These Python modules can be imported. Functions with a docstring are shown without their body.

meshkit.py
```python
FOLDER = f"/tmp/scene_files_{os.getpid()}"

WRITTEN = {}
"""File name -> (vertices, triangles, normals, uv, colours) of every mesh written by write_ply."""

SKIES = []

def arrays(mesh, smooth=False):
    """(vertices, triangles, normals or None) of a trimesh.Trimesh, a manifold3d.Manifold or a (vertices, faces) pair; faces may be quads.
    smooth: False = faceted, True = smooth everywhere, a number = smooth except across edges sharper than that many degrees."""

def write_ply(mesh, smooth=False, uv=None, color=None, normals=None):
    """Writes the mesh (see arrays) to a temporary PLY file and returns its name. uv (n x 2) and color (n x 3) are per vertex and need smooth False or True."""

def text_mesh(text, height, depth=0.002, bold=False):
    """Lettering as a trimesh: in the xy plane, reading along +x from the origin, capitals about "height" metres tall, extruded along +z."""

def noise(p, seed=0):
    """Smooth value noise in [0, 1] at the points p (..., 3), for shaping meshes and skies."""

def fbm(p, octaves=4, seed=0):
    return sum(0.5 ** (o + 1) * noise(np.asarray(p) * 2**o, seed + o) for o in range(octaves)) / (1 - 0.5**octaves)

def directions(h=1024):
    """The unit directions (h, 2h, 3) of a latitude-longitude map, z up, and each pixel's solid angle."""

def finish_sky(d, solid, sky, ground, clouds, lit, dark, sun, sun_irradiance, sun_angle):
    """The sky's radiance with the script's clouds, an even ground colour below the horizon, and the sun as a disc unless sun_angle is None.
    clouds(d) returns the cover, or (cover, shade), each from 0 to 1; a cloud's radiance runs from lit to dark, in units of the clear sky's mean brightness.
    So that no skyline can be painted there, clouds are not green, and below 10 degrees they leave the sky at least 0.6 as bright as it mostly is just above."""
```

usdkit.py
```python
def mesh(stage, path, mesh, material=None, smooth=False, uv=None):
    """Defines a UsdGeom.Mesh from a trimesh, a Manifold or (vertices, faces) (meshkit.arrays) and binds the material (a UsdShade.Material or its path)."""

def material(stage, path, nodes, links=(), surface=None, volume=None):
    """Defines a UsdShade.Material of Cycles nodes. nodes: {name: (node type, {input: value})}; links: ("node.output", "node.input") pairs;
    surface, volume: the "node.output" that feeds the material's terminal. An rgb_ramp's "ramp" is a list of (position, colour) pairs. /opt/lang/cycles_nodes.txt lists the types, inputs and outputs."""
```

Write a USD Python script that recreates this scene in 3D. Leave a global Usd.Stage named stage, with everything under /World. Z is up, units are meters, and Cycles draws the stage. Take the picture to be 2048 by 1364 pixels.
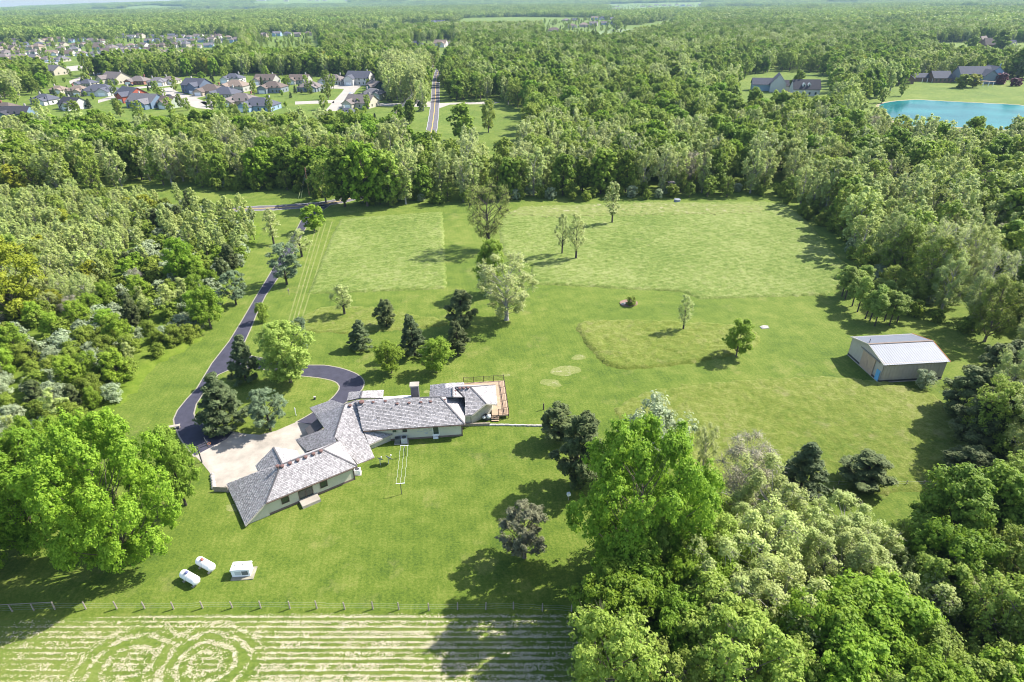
import math, numpy as np, trimesh, shapely, usdkit, meshkit
from shapely.geometry import Polygon, Point, LineString, MultiPolygon
from shapely.ops import unary_union
from pxr import Usd, UsdGeom, UsdLux, UsdShade, Gf, Sdf, Vt

stage = Usd.Stage.CreateInMemory()
UsdGeom.SetStageUpAxis(stage, 'Z')
UsdGeom.SetStageMetersPerUnit(stage, 1.0)
UsdGeom.Xform.Define(stage, '/World')
stage.SetDefaultPrim(stage.GetPrimAtPath('/World'))

# ------------------------------------------------------------------ camera, sky, sun, exposure
EXPOSURE = 1.12
SUN_EL, SUN_AZ = math.radians(45), math.radians(23)          # azimuth from +x towards +y
SUN_INT, SKY_STR = 1.25, 0.125
HAZE = 0.000045
FPX, CAMZ = 1230.0, 60.0                                     # focal length in photo pixels, drone height in metres
PITCH = math.atan(687 / FPX)
ROLL = -26 * math.tan(PITCH) / FPX
_r0, _u0 = np.array([1, 0, 0.]), np.array([0, math.sin(PITCH), math.cos(PITCH)])
FWD = np.array([0, math.cos(PITCH), -math.sin(PITCH)])
RGT = _r0 * math.cos(ROLL) + _u0 * math.sin(ROLL)
UPV = -_r0 * math.sin(ROLL) + _u0 * math.cos(ROLL)
EYE = np.array([0, 0, CAMZ])
cam = UsdGeom.Camera.Define(stage, '/World/camera')
cam.CreateHorizontalApertureAttr(36.0); cam.CreateVerticalApertureAttr(36.0 * 682 / 1024)
cam.CreateFocalLengthAttr(36.0 * FPX / 2048); cam.CreateClippingRangeAttr(Gf.Vec2f(0.5, 40000))
M = np.eye(4); M[0, :3] = RGT; M[1, :3] = UPV; M[2, :3] = -FWD; M[3, :3] = EYE
UsdGeom.Xformable(cam).AddTransformOp().Set(Gf.Matrix4d(M.tolist()))
cam.CreateExposureAttr(EXPOSURE)

sd = np.array([math.cos(SUN_EL) * math.cos(SUN_AZ), math.cos(SUN_EL) * math.sin(SUN_AZ), math.sin(SUN_EL)])
usdkit.material(stage, '/World/Looks/sky_light', {
    'sky': ('sky_texture', {'sky_type': 'single_scattering', 'sun_disc': False, 'sun_elevation': SUN_EL,
                            'sun_rotation': math.atan2(sd[0], sd[1]), 'altitude': 250.0, 'aerosol_density': 1.6}),
    'bg': ('background_shader', {'strength': SKY_STR})}, [('sky.color', 'bg.color')], surface='bg.background')
dome = UsdLux.DomeLight.Define(stage, '/World/sky')
UsdShade.MaterialBindingAPI.Apply(dome.GetPrim()).Bind(UsdShade.Material.Get(stage, '/World/Looks/sky_light'))
sun = UsdLux.DistantLight.Define(stage, '/World/sun')
sun.CreateIntensityAttr(SUN_INT); sun.CreateAngleAttr(0.53); sun.CreateColorAttr(Gf.Vec3f(1.0, 0.95, 0.87))
sun.GetPrim().CreateAttribute('inputs:normalize', Sdf.ValueTypeNames.Bool).Set(True)
_z = sd; _x = np.cross([0, 0, 1.], _z); _x /= np.linalg.norm(_x); _y = np.cross(_z, _x)
Ms = np.eye(4); Ms[0, :3] = _x; Ms[1, :3] = _y; Ms[2, :3] = _z
UsdGeom.Xformable(sun).AddTransformOp().Set(Gf.Matrix4d(Ms.tolist()))

# ------------------------------------------------------------------ measuring: where a point seen in the photograph lies on the ground or on a roof plane
def ray(x, y): return FWD + RGT * ((x - 1024) / FPX) + UPV * ((682 - y) / FPX)
def G(x, y, z=0.0):
    d = ray(x, y); return EYE + d * ((z - CAMZ) / d[2])
def G2(x, y, z=0.0): return G(x, y, z)[:2]
def onplane(xy, pl):                      # pl: (point, normal)
    d = ray(*xy); return EYE + d * (((pl[0] - EYE) @ pl[1]) / (d @ pl[1]))
def pix(p):
    d = np.asarray(p, float) - EYE; k = d @ FWD
    return np.stack([1024 + FPX * (d @ RGT) / k, 682 - FPX * (d @ UPV) / k], -1)
def ppm(p): return FPX / ((np.asarray(p, float) - EYE) @ FWD)
def height_to(base, ytop):                # metres of height at ground point base that reach the photo row ytop
    lo, hi = 0.0, 40.0
    for _ in range(40):
        m = (lo + hi) / 2
        if pix(base + np.array([0, 0, m]))[1] > ytop: lo = m
        else: hi = m
    return lo

# ------------------------------------------------------------------ helpers
USED = {}
def path_for(name, parent=None):
    root = '/World' if parent is None else str(parent.GetPath())
    k = USED.get((root, name), -1) + 1; USED[(root, name)] = k
    return f'{root}/{name}' + (f'_{k:03d}' if k else '')
def tag(prim, label=None, cat=None, group=None, kind=None):
    prim = prim.GetPrim() if hasattr(prim, 'GetPrim') else prim
    for k, v in (('label', label), ('category', cat), ('group', group), ('kind', kind)):
        if v: prim.SetCustomDataByKey(k, v)
    return prim
def thing(name, label, cat, loc=(0, 0, 0), rot=0.0, group=None):
    x = UsdGeom.Xform.Define(stage, path_for(name))
    x.AddTranslateOp().Set(Gf.Vec3d(*map(float, loc)))
    if rot: x.AddRotateZOp().Set(math.degrees(rot))
    return tag(x, label, cat, group)
def obj(name, mesh, mat, parent=None, smooth=False, kind=None, label=None, cat=None, group=None):
    if isinstance(mesh, MB): mesh = mesh.get()
    m = usdkit.mesh(stage, path_for(name, parent), mesh, MAT[mat] if isinstance(mat, str) else mat, smooth)
    return tag(m, label, cat, group, kind)

def rnd(prim, values):                    # a random number per vertex (the same over one leaf or shake) for the materials
    UsdGeom.PrimvarsAPI(prim).CreatePrimvar('rnd', Sdf.ValueTypeNames.FloatArray, 'vertex').Set(Vt.FloatArray.FromNumpy(np.asarray(values, np.float32))); return prim
class MB:                                 # collects shapes into one mesh
    def __init__(s): s.v, s.f, s.n = [], [], 0
    def add(s, v, f):
        v = np.asarray(v, float).reshape(-1, 3); f = np.asarray(f, int)
        if f.shape[1] == 4: f = np.vstack([f[:, [0, 1, 2]], f[:, [0, 2, 3]]])
        s.v.append(v); s.f.append(f + s.n); s.n += len(v); return s
    def tm(s, m): return s.add(m.vertices, m.faces)
    def get(s): return np.vstack(s.v), np.vstack(s.f)
    def box(s, c, size, rot=0.0, taper=0.0):
        x, y, z = np.asarray(size, float) / 2; t = 1 - taper
        v = np.array([[-x, -y, -z], [x, -y, -z], [x, y, -z], [-x, y, -z], [-x * t, -y * t, z], [x * t, -y * t, z], [x * t, y * t, z], [-x * t, y * t, z]])
        c_, s_ = math.cos(rot), math.sin(rot); R = np.array([[c_, -s_, 0], [s_, c_, 0], [0, 0, 1]])
        return s.add(v @ R.T + np.asarray(c, float), [[0, 3, 2, 1], [4, 5, 6, 7], [0, 1, 5, 4], [1, 2, 6, 5], [2, 3, 7, 6], [3, 0, 4, 7]])
    def bar(s, a, b, w, h=None):          # rectangular bar between two points
        a, b = np.asarray(a, float), np.asarray(b, float); h = h or w
        d = b - a; L = np.linalg.norm(d); d = d / L
        k = np.array([0, 0, 1.]) if abs(d[2]) < .95 else np.array([1., 0, 0])
        p = np.cross(d, k); p /= np.linalg.norm(p); q = np.cross(p, d)
        c = [(-1, -1), (1, -1), (1, 1), (-1, 1)]
        v = [a + p * i * w / 2 + q * j * h / 2 for i, j in c] + [b + p * i * w / 2 + q * j * h / 2 for i, j in c]
        return s.add(v, [[0, 1, 2, 3], [4, 7, 6, 5], [0, 4, 5, 1], [1, 5, 6, 2], [2, 6, 7, 3], [3, 7, 4, 0]])
    def tube(s, pts, r, sides=6):
        p = np.asarray(pts, float); r = np.broadcast_to(r, (len(p),))
        t = np.gradient(p, axis=0); t /= np.linalg.norm(t, axis=1, keepdims=True) + 1e-12
        a = np.cross(t, np.where(np.abs(t[:, 2:]) < .9, [0, 0, 1.], [1., 0, 0])); a /= np.linalg.norm(a, axis=1, keepdims=True) + 1e-12
        b = np.cross(t, a); an = np.arange(sides) * 2 * np.pi / sides
        v = p[:, None] + r[:, None, None] * (np.cos(an)[None, :, None] * a[:, None] + np.sin(an)[None, :, None] * b[:, None])
        i, j = np.meshgrid(np.arange(len(p) - 1), np.arange(sides), indexing='ij')
        q = np.stack([i * sides + j, i * sides + (j + 1) % sides, (i + 1) * sides + (j + 1) % sides, (i + 1) * sides + j], -1).reshape(-1, 4)
        s.add(v.reshape(-1, 3), q)
        if sides > 3:
            e = (len(p) - 1) * sides
            s.f.append(np.array([[e, e + k, e + k + 1] for k in range(1, sides - 1)]) + s.n - len(v) * sides)
        return s
    def prism(s, poly, z0, z1):           # vertical prism over a 2-D outline
        P = poly if isinstance(poly, Polygon) else Polygon(poly)
        return s.tm(trimesh.creation.extrude_polygon(P.buffer(0), z1 - z0, engine='earcut').apply_translation([0, 0, z0]))
    def poly(s, pts):                     # planar fan (convex or nearly so), single sided
        pts = np.asarray(pts, float); n = len(pts)
        return s.add(pts, [[0, k, k + 1] for k in range(1, n - 1)])
    def slab(s, pts, thick):              # thick plate: polygon in any plane, thickness downwards
        pts = np.asarray(pts, float); n = len(pts)
        nn = sum(np.cross(pts[k], pts[(k + 1) % n]) for k in range(n)); nn /= np.linalg.norm(nn)
        if nn[2] < 0: pts = pts[::-1]; nn = -nn
        fl = plane_tris(pts)
        low = pts - np.array([0, 0, thick])
        s.add(np.vstack([pts, low]), np.vstack([fl, fl[:, ::-1] + n, [[k, k + n, (k + 1) % n] for k in range(n)], [[(k + 1) % n, k + n, (k + 1) % n + n] for k in range(n)]]))
        return s
def plane_tris(pts):
    import mapbox_earcut as ec
    pts = np.asarray(pts, float)
    t = ec.triangulate_float64(np.ascontiguousarray(pts[:, :2]), np.array([len(pts)], np.uint32)).reshape(-1, 3).astype(int)
    a = np.cross(pts[t[:, 1], :2] - pts[t[:, 0], :2], pts[t[:, 2], :2] - pts[t[:, 0], :2])
    t[a < 0] = t[a < 0][:, ::-1]
    return t
def px_poly(pts): return Polygon([G2(*p) for p in pts]).buffer(0)
def smooth_line(pts, n=8):
    p = np.asarray(pts, float); t = np.r_[0, np.cumsum(np.linalg.norm(np.diff(p, axis=0), axis=1))]
    from scipy.interpolate import PchipInterpolator
    tt = np.linspace(0, t[-1], len(p) * n)
    return np.stack([PchipInterpolator(t, p[:, k])(tt) for k in range(p.shape[1])], 1)
def smooth_closed(pts, it=2):             # corner cutting
    p = np.asarray(pts, float)
    for _ in range(it):
        q = np.roll(p, -1, 0); p = np.stack([.75 * p + .25 * q, .25 * p + .75 * q], 1).reshape(-1, p.shape[1])
    return p
def sheet(poly, z):
    mb = MB()
    for g in getattr(poly, 'geoms', [poly]):
        if g.area > 1e-3:
            v, f = trimesh.creation.triangulate_polygon(g, engine='earcut')
            v = np.c_[v, np.full(len(v), z)]; a = np.cross(v[f[:, 1]] - v[f[:, 0]], v[f[:, 2]] - v[f[:, 0]])[:, 2]
            f = np.array(f); f[a < 0] = f[a < 0][:, ::-1]; mb.add(v, f)
    return mb
ORD = ['first', 'second', 'third', 'fourth', 'fifth', 'sixth', 'seventh', 'eighth', 'ninth', 'tenth', 'eleventh', 'twelfth', 'thirteenth', 'fourteenth', 'fifteenth', 'sixteenth', 'seventeenth', 'eighteenth', 'nineteenth', 'twentieth']
def ordinal(k): return ORD[k] if k < 20 else f'{k + 1}th' if k % 10 not in (0, 1, 2) or 9 < k % 100 < 13 else f'{k + 1}' + ('st', 'nd', 'rd')[k % 10]
# ------------------------------------------------------------------ materials
MAT = {}
def plain(name, col, rough=.75, metal=0.0, var=.12, scale=1.5, bump=0.0, bscale=8.0, spec=.3, island=0.0, detail=4.0):
    n = {'geo': ('geometry', {}), 'rd': ('attribute', {'attribute': 'rnd'}), 'n': ('noise_texture', {'scale': scale, 'detail': detail, 'roughness': .6}),
         'mr': ('map_range', {'from_min': .3, 'from_max': .7, 'to_min': 1 - var, 'to_max': 1 + var}),
         'isl': ('map_range', {'from_min': 0., 'from_max': 1., 'to_min': (1 - island) if island else 1.0, 'to_max': (1 + island) if island else 1.0}),
         'mm': ('math', {'math_type': 'multiply'}),
         'hsv': ('hsv', {'color': col}), 'p': ('principled_bsdf', {'roughness': rough, 'metallic': metal, 'specular_ior_level': spec})}
    l = [('geo.position', 'n.vector'), ('n.fac', 'mr.value'), ('rd.fac', 'isl.value'), ('mr.result', 'mm.value1'), ('isl.result', 'mm.value2'), ('mm.value', 'hsv.value'), ('hsv.color', 'p.base_color')]
    if bump:
        n['bn'] = ('noise_texture', {'scale': bscale, 'detail': 3.0}); n['b'] = ('bump', {'strength': 1.0, 'distance': bump})
        l += [('geo.position', 'bn.vector'), ('bn.fac', 'b.height'), ('b.normal', 'p.normal')]
    MAT[name] = usdkit.material(stage, f'/World/Looks/{name}', n, l, surface='p.BSDF')
def grass(name, dark, mid, light, dry=None, dry_amt=.5, sc=(.045, .45, 3.0), bump=.05, stripe=None, dryscale=.12):
    """patches of three greens at three sizes, dry straw-coloured spots, faint mowing stripes (direction, width, strength)"""
    n = {'geo': ('geometry', {}),
         'a': ('noise_texture', {'scale': sc[0], 'detail': 5.0, 'roughness': .6}), 'b': ('noise_texture', {'scale': sc[1], 'detail': 5.0, 'roughness': .65}),
         'c': ('noise_texture', {'scale': sc[2], 'detail': 5.0, 'roughness': .75}),
         'ma': ('math', {'math_type': 'multiply_add', 'value2': .75, 'value3': 0.}), 'mb': ('math', {'math_type': 'multiply_add', 'value2': .8}), 'mc': ('math', {'math_type': 'multiply_add', 'value2': 1.15}),
         'ramp': ('rgb_ramp', {'ramp': [(.22, dark), (.5, mid), (.80, light)]}),
         'sub': ('math', {'math_type': 'subtract', 'value2': .86}),
         'p': ('principled_bsdf', {'roughness': .85, 'specular_ior_level': .12, 'sheen_weight': .15, 'sheen_tint': (.6, .8, .3)}), 'bp': ('bump', {'strength': 1.0, 'distance': bump})}
    l = [('geo.position', 'a.vector'), ('geo.position', 'b.vector'), ('geo.position', 'c.vector'),
         ('a.fac', 'ma.value1'), ('b.fac', 'mb.value1'), ('ma.value', 'mb.value3'), ('c.fac', 'mc.value1'), ('mb.value', 'mc.value3'), ('mc.value', 'sub.value1')]
    last = 'sub.value'
    if stripe:
        ang, width, amt = stripe
        n['map'] = ('mapping', {'rotation': (0, 0, -ang), 'scale': (1., 1., 1.)}); n['w'] = ('wave_texture', {'scale': math.pi / (10 * width), 'distortion': .6, 'detail': 2.0, 'detail_scale': .4})
        n['ms'] = ('math', {'math_type': 'multiply_add', 'value2': amt})
        l += [('geo.position', 'map.vector'), ('map.vector', 'w.vector'), ('w.fac', 'ms.value1'), (last, 'ms.value3')]; last = 'ms.value'
    l += [(last, 'ramp.fac'), ('c.fac', 'bp.height'), ('bp.normal', 'p.normal')]
    col = 'ramp.color'
    if dry:
        n['d'] = ('noise_texture', {'scale': dryscale, 'detail': 6.0, 'roughness': .75}); n['dm'] = ('map_range', {'from_min': .56, 'from_max': .72, 'to_min': 0., 'to_max': dry_amt, 'clamp': True}); n['mx'] = ('mix', {'mix_type': 'mix', 'color2': dry})
        l += [('geo.position', 'd.vector'), ('d.fac', 'dm.value'), ('dm.result', 'mx.fac'), (col, 'mx.color1')]; col = 'mx.color'
    l.append((col, 'p.base_color'))
    MAT[name] = usdkit.material(stage, f'/World/Looks/{name}', n, l, surface='p.BSDF')
def leaf(name, c1, c2, transl=.3, rough=.55, vary=.18, hue=.007):
    """each leaf a little different, broad light and dark patches in one crown, and every tree its own tint"""
    n = {'geo': ('geometry', {}), 'rd': ('attribute', {'attribute': 'rnd'}), 'oi': ('object_info', {}), 'no': ('noise_texture', {'scale': .55, 'detail': 2.0}),
         'f': ('math', {'math_type': 'multiply_add', 'value2': .6, 'value3': -.05}), 'g': ('math', {'math_type': 'multiply_add', 'value2': .6}),
         'ramp': ('rgb_ramp', {'ramp': [(0.1, c1), (.9, c2)]}),
         'h': ('map_range', {'to_min': .5 - hue, 'to_max': .5 + hue}), 'v': ('map_range', {'to_min': 1 - vary, 'to_max': 1 + vary}), 'wn': ('white_noise_texture', {'dimensions': '1D'}),
         'hsv': ('hsv', {}), 'd': ('principled_bsdf', {'roughness': rough, 'specular_ior_level': .25}), 't': ('translucent_bsdf', {}), 'm': ('mix_closure', {'fac': transl})}
    l = [('rd.fac', 'f.value1'), ('f.value', 'g.value3'), ('geo.position', 'no.vector'), ('no.fac', 'g.value1'), ('g.value', 'ramp.fac'), ('ramp.color', 'hsv.color'),
         ('oi.random', 'v.value'), ('oi.random', 'wn.w'), ('wn.value', 'h.value'), ('v.result', 'hsv.value'), ('h.result', 'hsv.hue'), ('hsv.color', 'd.base_color'), ('hsv.color', 't.color'), ('d.BSDF', 'm.closure1'), ('t.BSDF', 'm.closure2')]
    MAT[name] = usdkit.material(stage, f'/World/Looks/{name}', n, l, surface='m.closure')

grass('lawn', (.040, .078, .009), (.090, .134, .014), (.165, .190, .038), dry=(.25, .23, .08), dry_amt=.5, sc=(.04, .35, 3.2), bump=.10, stripe=(math.radians(8), .8, .05), dryscale=.13)
grass('hay_meadow', (.065, .11, .014), (.125, .168, .032), (.225, .25, .085), dry=(.25, .24, .11), dry_amt=.45, sc=(.04, .5, 1.6), bump=.25, stripe=(math.radians(115), 1.7, .07), dryscale=.3)
grass('rough_meadow', (.075, .115, .010), (.125, .155, .022), (.20, .215, .06), dry=(.25, .21, .11), dry_amt=.5, sc=(.05, .6, 2.0), bump=.25, dryscale=.22)
grass('cut_field', (.06, .10, .012), (.105, .15, .022), (.16, .19, .045), dry=(.27, .24, .12), dry_amt=.5, stripe=(math.radians(92), .8, .08))
grass('far_grass', (.05, .09, .006), (.09, .135, .012), (.14, .175, .025), dry=(.2, .2, .07), dry_amt=.3, sc=(.01, .05, .5))
grass('pale_field', (.10, .15, .05), (.14, .18, .075), (.18, .21, .10), dry=(.26, .21, .13), dry_amt=.7, sc=(.01, .05, .3), dryscale=.02)
grass('worn_grass', (.11, .14, .03), (.16, .185, .05), (.22, .22, .09), dry=(.36, .31, .22), dry_amt=1.0, sc=(.2, 1., 4.), dryscale=.55)
grass('forest_floor', (.035, .05, .012), (.05, .07, .018), (.08, .08, .03), dry=(.14, .11, .07), dry_amt=.5)
plain('asphalt_new', (.046, .045, .066), .8, var=.22, scale=.6, bump=.004, bscale=60, detail=8.)
plain('asphalt_old', (.125, .115, .125), .85, var=.14, scale=.4, detail=8.)
plain('concrete', (.34, .305, .26), .85, var=.26, scale=.35, detail=8.)
plain('street_concrete', (.33, .305, .27), .85, var=.08, scale=.1)
plain('kerb_edge', (.27, .25, .19), .85, var=.2, scale=2.)
plain('paint_white', (.6, .6, .58), .6); plain('paint_yellow', (.62, .42, .06), .6)
plain('shake', (.33, .312, .315), .85, var=.14, scale=.4, island=.32, detail=6.)
plain('shake_under', (.10, .095, .10), .9)
plain('house_wall', (.50, .485, .39), .8, var=.05, scale=.6)
plain('fascia', (.42, .39, .33), .7); plain('trim_brown', (.10, .07, .055), .7); plain('white_paint', (.70, .70, .69), .5, var=.04)
plain('foundation', (.16, .12, .10), .9); plain('wood_deck', (.44, .31, .21), .7, island=.12, var=.15, scale=3.); plain('rail_dark', (.05, .035, .03), .6)
plain('brick_red', (.24, .10, .075), .85, var=.15, scale=4.); plain('vent_copper', (.15, .085, .075), .7); plain('metal_dark', (.06, .06, .065), .5)
plain('window_glass', (.035, .05, .04), .08, spec=.6); plain('ac_grey', (.42, .43, .43), .5); plain('ac_dark', (.10, .11, .11), .5)
plain('barn_wall', (.40, .35, .29), .6, var=.06); plain('barn_roof', (.165, .18, .215), .6, metal=.1, var=.06, scale=.8, spec=.4); plain('barn_door', (.42, .29, .20), .7, var=.08)
plain('barn_base', (.06, .055, .05), .8); plain('blue_paint', (.14, .36, .55), .5); plain('rust_trim', (.55, .20, .05), .7)
plain('old_wood', (.26, .22, .18), .9, var=.25, scale=6.); plain('pole_wood', (.33, .17, .09), .85, var=.15); plain('wire_grey', (.45, .45, .44), .5); plain('yellow_plastic', (.75, .72, .30), .5)
plain('stone', (.45, .42, .38), .9, var=.25, scale=1.5, island=.2); plain('mulch', (.22, .14, .11), .95, var=.35, scale=4.); plain('dirt', (.34, .27, .19), .95, var=.25, scale=1.2)
plain('straw', (.47, .42, .29), .9, var=.15, island=.25)
plain('blue_grey', (.22, .24, .28), .6); plain('dish', (.20, .22, .25), .5); plain('red_cap', (.30, .10, .08), .5); plain('blue_cap', (.10, .11, .22), .5)
plain('car_red', (.25, .03, .03), .3); plain('car_dark', (.03, .035, .05), .3); plain('car_silver', (.45, .46, .48), .3); plain('tyre', (.02, .02, .02), .9)
for nm, c in dict(cream=(.44, .40, .32), white=(.50, .49, .46), tan=(.36, .30, .23), stone_grey=(.33, .32, .29), brick=(.27, .13, .10), blue=(.13, .19, .26), pale_blue=(.22, .31, .40), slate_blue=(.10, .13, .18), teal=(.05, .09, .10),
                  sage=(.33, .37, .30), red=(.36, .09, .06), grey_blue=(.17, .20, .22), timber_brown=(.19, .12, .085)).items(): plain('wall_' + nm, c, .8, var=.05)
for nm, c in dict(brown=(.125, .098, .085), taupe=(.155, .132, .125), slate=(.078, .082, .105), grey=(.135, .13, .14), tan=(.20, .155, .125), dark=(.045, .045, .056), rust=(.23, .12, .085)).items(): plain('roof_' + nm, c, .9, var=.12, scale=1.2)
plain('bark', (.13, .105, .085), .95, var=.3, scale=3.); plain('bark_pale', (.30, .28, .25), .95, var=.3, scale=2.); plain('bark_dark', (.06, .05, .042), .95, var=.3, scale=3.)
leaf('leaf_maple', (.12, .24, .014), (.31, .44, .042), .48)
leaf('leaf_oak', (.14, .24, .02), (.31, .41, .06), .5)
leaf('leaf_ash', (.19, .285, .03), (.39, .47, .095), .48)
leaf('leaf_poplar', (.31, .39, .10), (.53, .59, .215), .45, vary=.14)
leaf('leaf_sycamore', (.33, .385, .12), (.53, .58, .25), .45, vary=.14)
leaf('leaf_garden', (.17, .30, .02), (.37, .49, .06), .5)
leaf('leaf_pale_maple', (.21, .32, .05), (.40, .49, .12), .48)
leaf('leaf_juniper', (.10, .105, .055), (.20, .20, .115), .15, rough=.7)
leaf('leaf_walnut', (.19, .24, .04), (.34, .37, .10), .4, vary=.1)
leaf('leaf_bare', (.26, .23, .16), (.36, .34, .20), .2)
leaf('leaf_yellow', (.26, .31, .015), (.45, .47, .06), .5, vary=.12)
leaf('leaf_cedar', (.062, .095, .028), (.165, .195, .07), .25, rough=.7)
leaf('leaf_spruce', (.062, .10, .038), (.16, .205, .085), .25, rough=.7)
leaf('leaf_pine', (.085, .13, .065), (.20, .27, .14), .2, rough=.7)
leaf('leaf_olive', (.24, .31, .15), (.44, .50, .31), .35, vary=.12)
leaf('leaf_shrub', (.15, .23, .02), (.31, .38, .06), .45)
leaf('leaf_purple', (.10, .04, .05), (.20, .07, .08), .3)
leaf('canopy_far', (.10, .19, .02), (.34, .41, .09), .4, vary=.18)
MAT['water'] = usdkit.material(stage, '/World/Looks/water', {'geo': ('geometry', {}), 'n': ('noise_texture', {'scale': .5, 'detail': 3.0}), 'b': ('bump', {'strength': .5, 'distance': .05}), 'pn': ('noise_texture', {'scale': .03, 'detail': 3.0}),
    'r': ('rgb_ramp', {'ramp': [(.35, (.010, .085, .098)), (.65, (.022, .145, .150))]}), 'd': ('diffuse_bsdf', {}), 'g': ('glossy_bsdf', {'color': (.9, .95, 1.0), 'roughness': .08}), 'm': ('mix_closure', {'fac': .16})},
    [('geo.position', 'n.vector'), ('n.fac', 'b.height'), ('b.normal', 'g.normal'), ('geo.position', 'pn.vector'), ('pn.fac', 'r.fac'), ('r.color', 'd.color'), ('d.BSDF', 'm.closure1'), ('g.BSDF', 'm.closure2')], surface='m.closure')
# ------------------------------------------------------------------ terrain: flat near the house, low hills beyond a kilometre and a half
def terrain(x, y):
    x, y = np.asarray(x, float), np.asarray(y, float); r = np.hypot(x, y); az = np.arctan2(x, np.maximum(y, 1.))
    s = np.clip((r - 1500) / 1500, 0, 1); s = s * s * (3 - 2 * s)
    roll = (meshkit.fbm(np.stack([x / 900, y / 900, 0 * x], -1), 3, seed=4) - .5) * 30
    e = np.clip((r - 4500) / 3200, 0, 1); e = e * e * (3 - 2 * e)
    k = np.clip((az + .72) / .45, 0, 1)
    return s * roll + e * (4 + 58 * k)
rings = np.r_[0, 30, 80, 150, 300, 600, 1000, 1400, np.arange(1600, 9001, 200)]
az = np.radians(np.arange(0, 360, 3.0))
gv = np.vstack([[[0, 0, 0]]] + [np.c_[r * np.sin(az), r * np.cos(az), terrain(r * np.sin(az), r * np.cos(az))] for r in rings[1:]])
nA = len(az); gf = [[0, 1 + (k + 1) % nA, 1 + k] for k in range(nA)]
for q in range(len(rings) - 2):
    a = 1 + q * nA
    for k in range(nA): k2 = (k + 1) % nA; gf += [[a + k, a + k2, a + nA + k2], [a + k, a + nA + k2, a + nA + k]]
gf = np.array(gf); cr = np.cross(gv[gf[:, 1]] - gv[gf[:, 0]], gv[gf[:, 2]] - gv[gf[:, 0]])[:, 2]; gf[cr < 0] = gf[cr < 0][:, ::-1]
obj('ground', (gv, gf), 'lawn', smooth=True, kind='structure', label='mown lawn and open grassland reaching out to the wooded hills')

def tall_grass(name, poly, mat, h, label, res=.45, seed=1, amp=.75, rag=2.2):
    """a meadow: bumpy sward standing h above the mown lawn, with its own edge"""
    x0, y0, x1, y1 = poly.bounds
    X, Y = np.meshgrid(np.arange(x0 - res, x1 + res, res), np.arange(y0 - res, y1 + res, res)); nx = X.shape[1]
    ins = shapely.contains_xy(poly, X.ravel(), Y.ravel())
    sd_ = shapely.distance(shapely.points(X.ravel(), Y.ravel()), poly.boundary) * np.where(ins, 1, -1) + (meshkit.fbm(np.c_[X.ravel() * .55, Y.ravel() * .55, 0 * X.ravel()], 3, seed + 40) - .5) * rag
    ins = sd_ > 0
    Z = np.where(ins, .03 + h * (1 - amp + amp * 2 * meshkit.fbm(np.c_[X.ravel() * 1.1, Y.ravel() * 1.1, 0 * X.ravel()], 3, seed)) * np.clip(sd_ / .7 + .3, 0, 1), -.05)
    i = np.arange(X.size).reshape(X.shape); q = np.stack([i[:-1, :-1], i[:-1, 1:], i[1:, 1:], i[1:, :-1]], -1).reshape(-1, 4)
    q = q[ins[q].any(1)]; u, inv = np.unique(q, return_inverse=True)
    jx = (meshkit.noise(np.c_[X.ravel(), Y.ravel(), 0 * X.ravel()] * 3.1, seed + 9) - .5) * res * .8
    obj(name, (np.c_[X.ravel() + jx, Y.ravel() - jx, Z][u], inv.reshape(q.shape)), mat, smooth=True, kind='structure', label=label)

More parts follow.
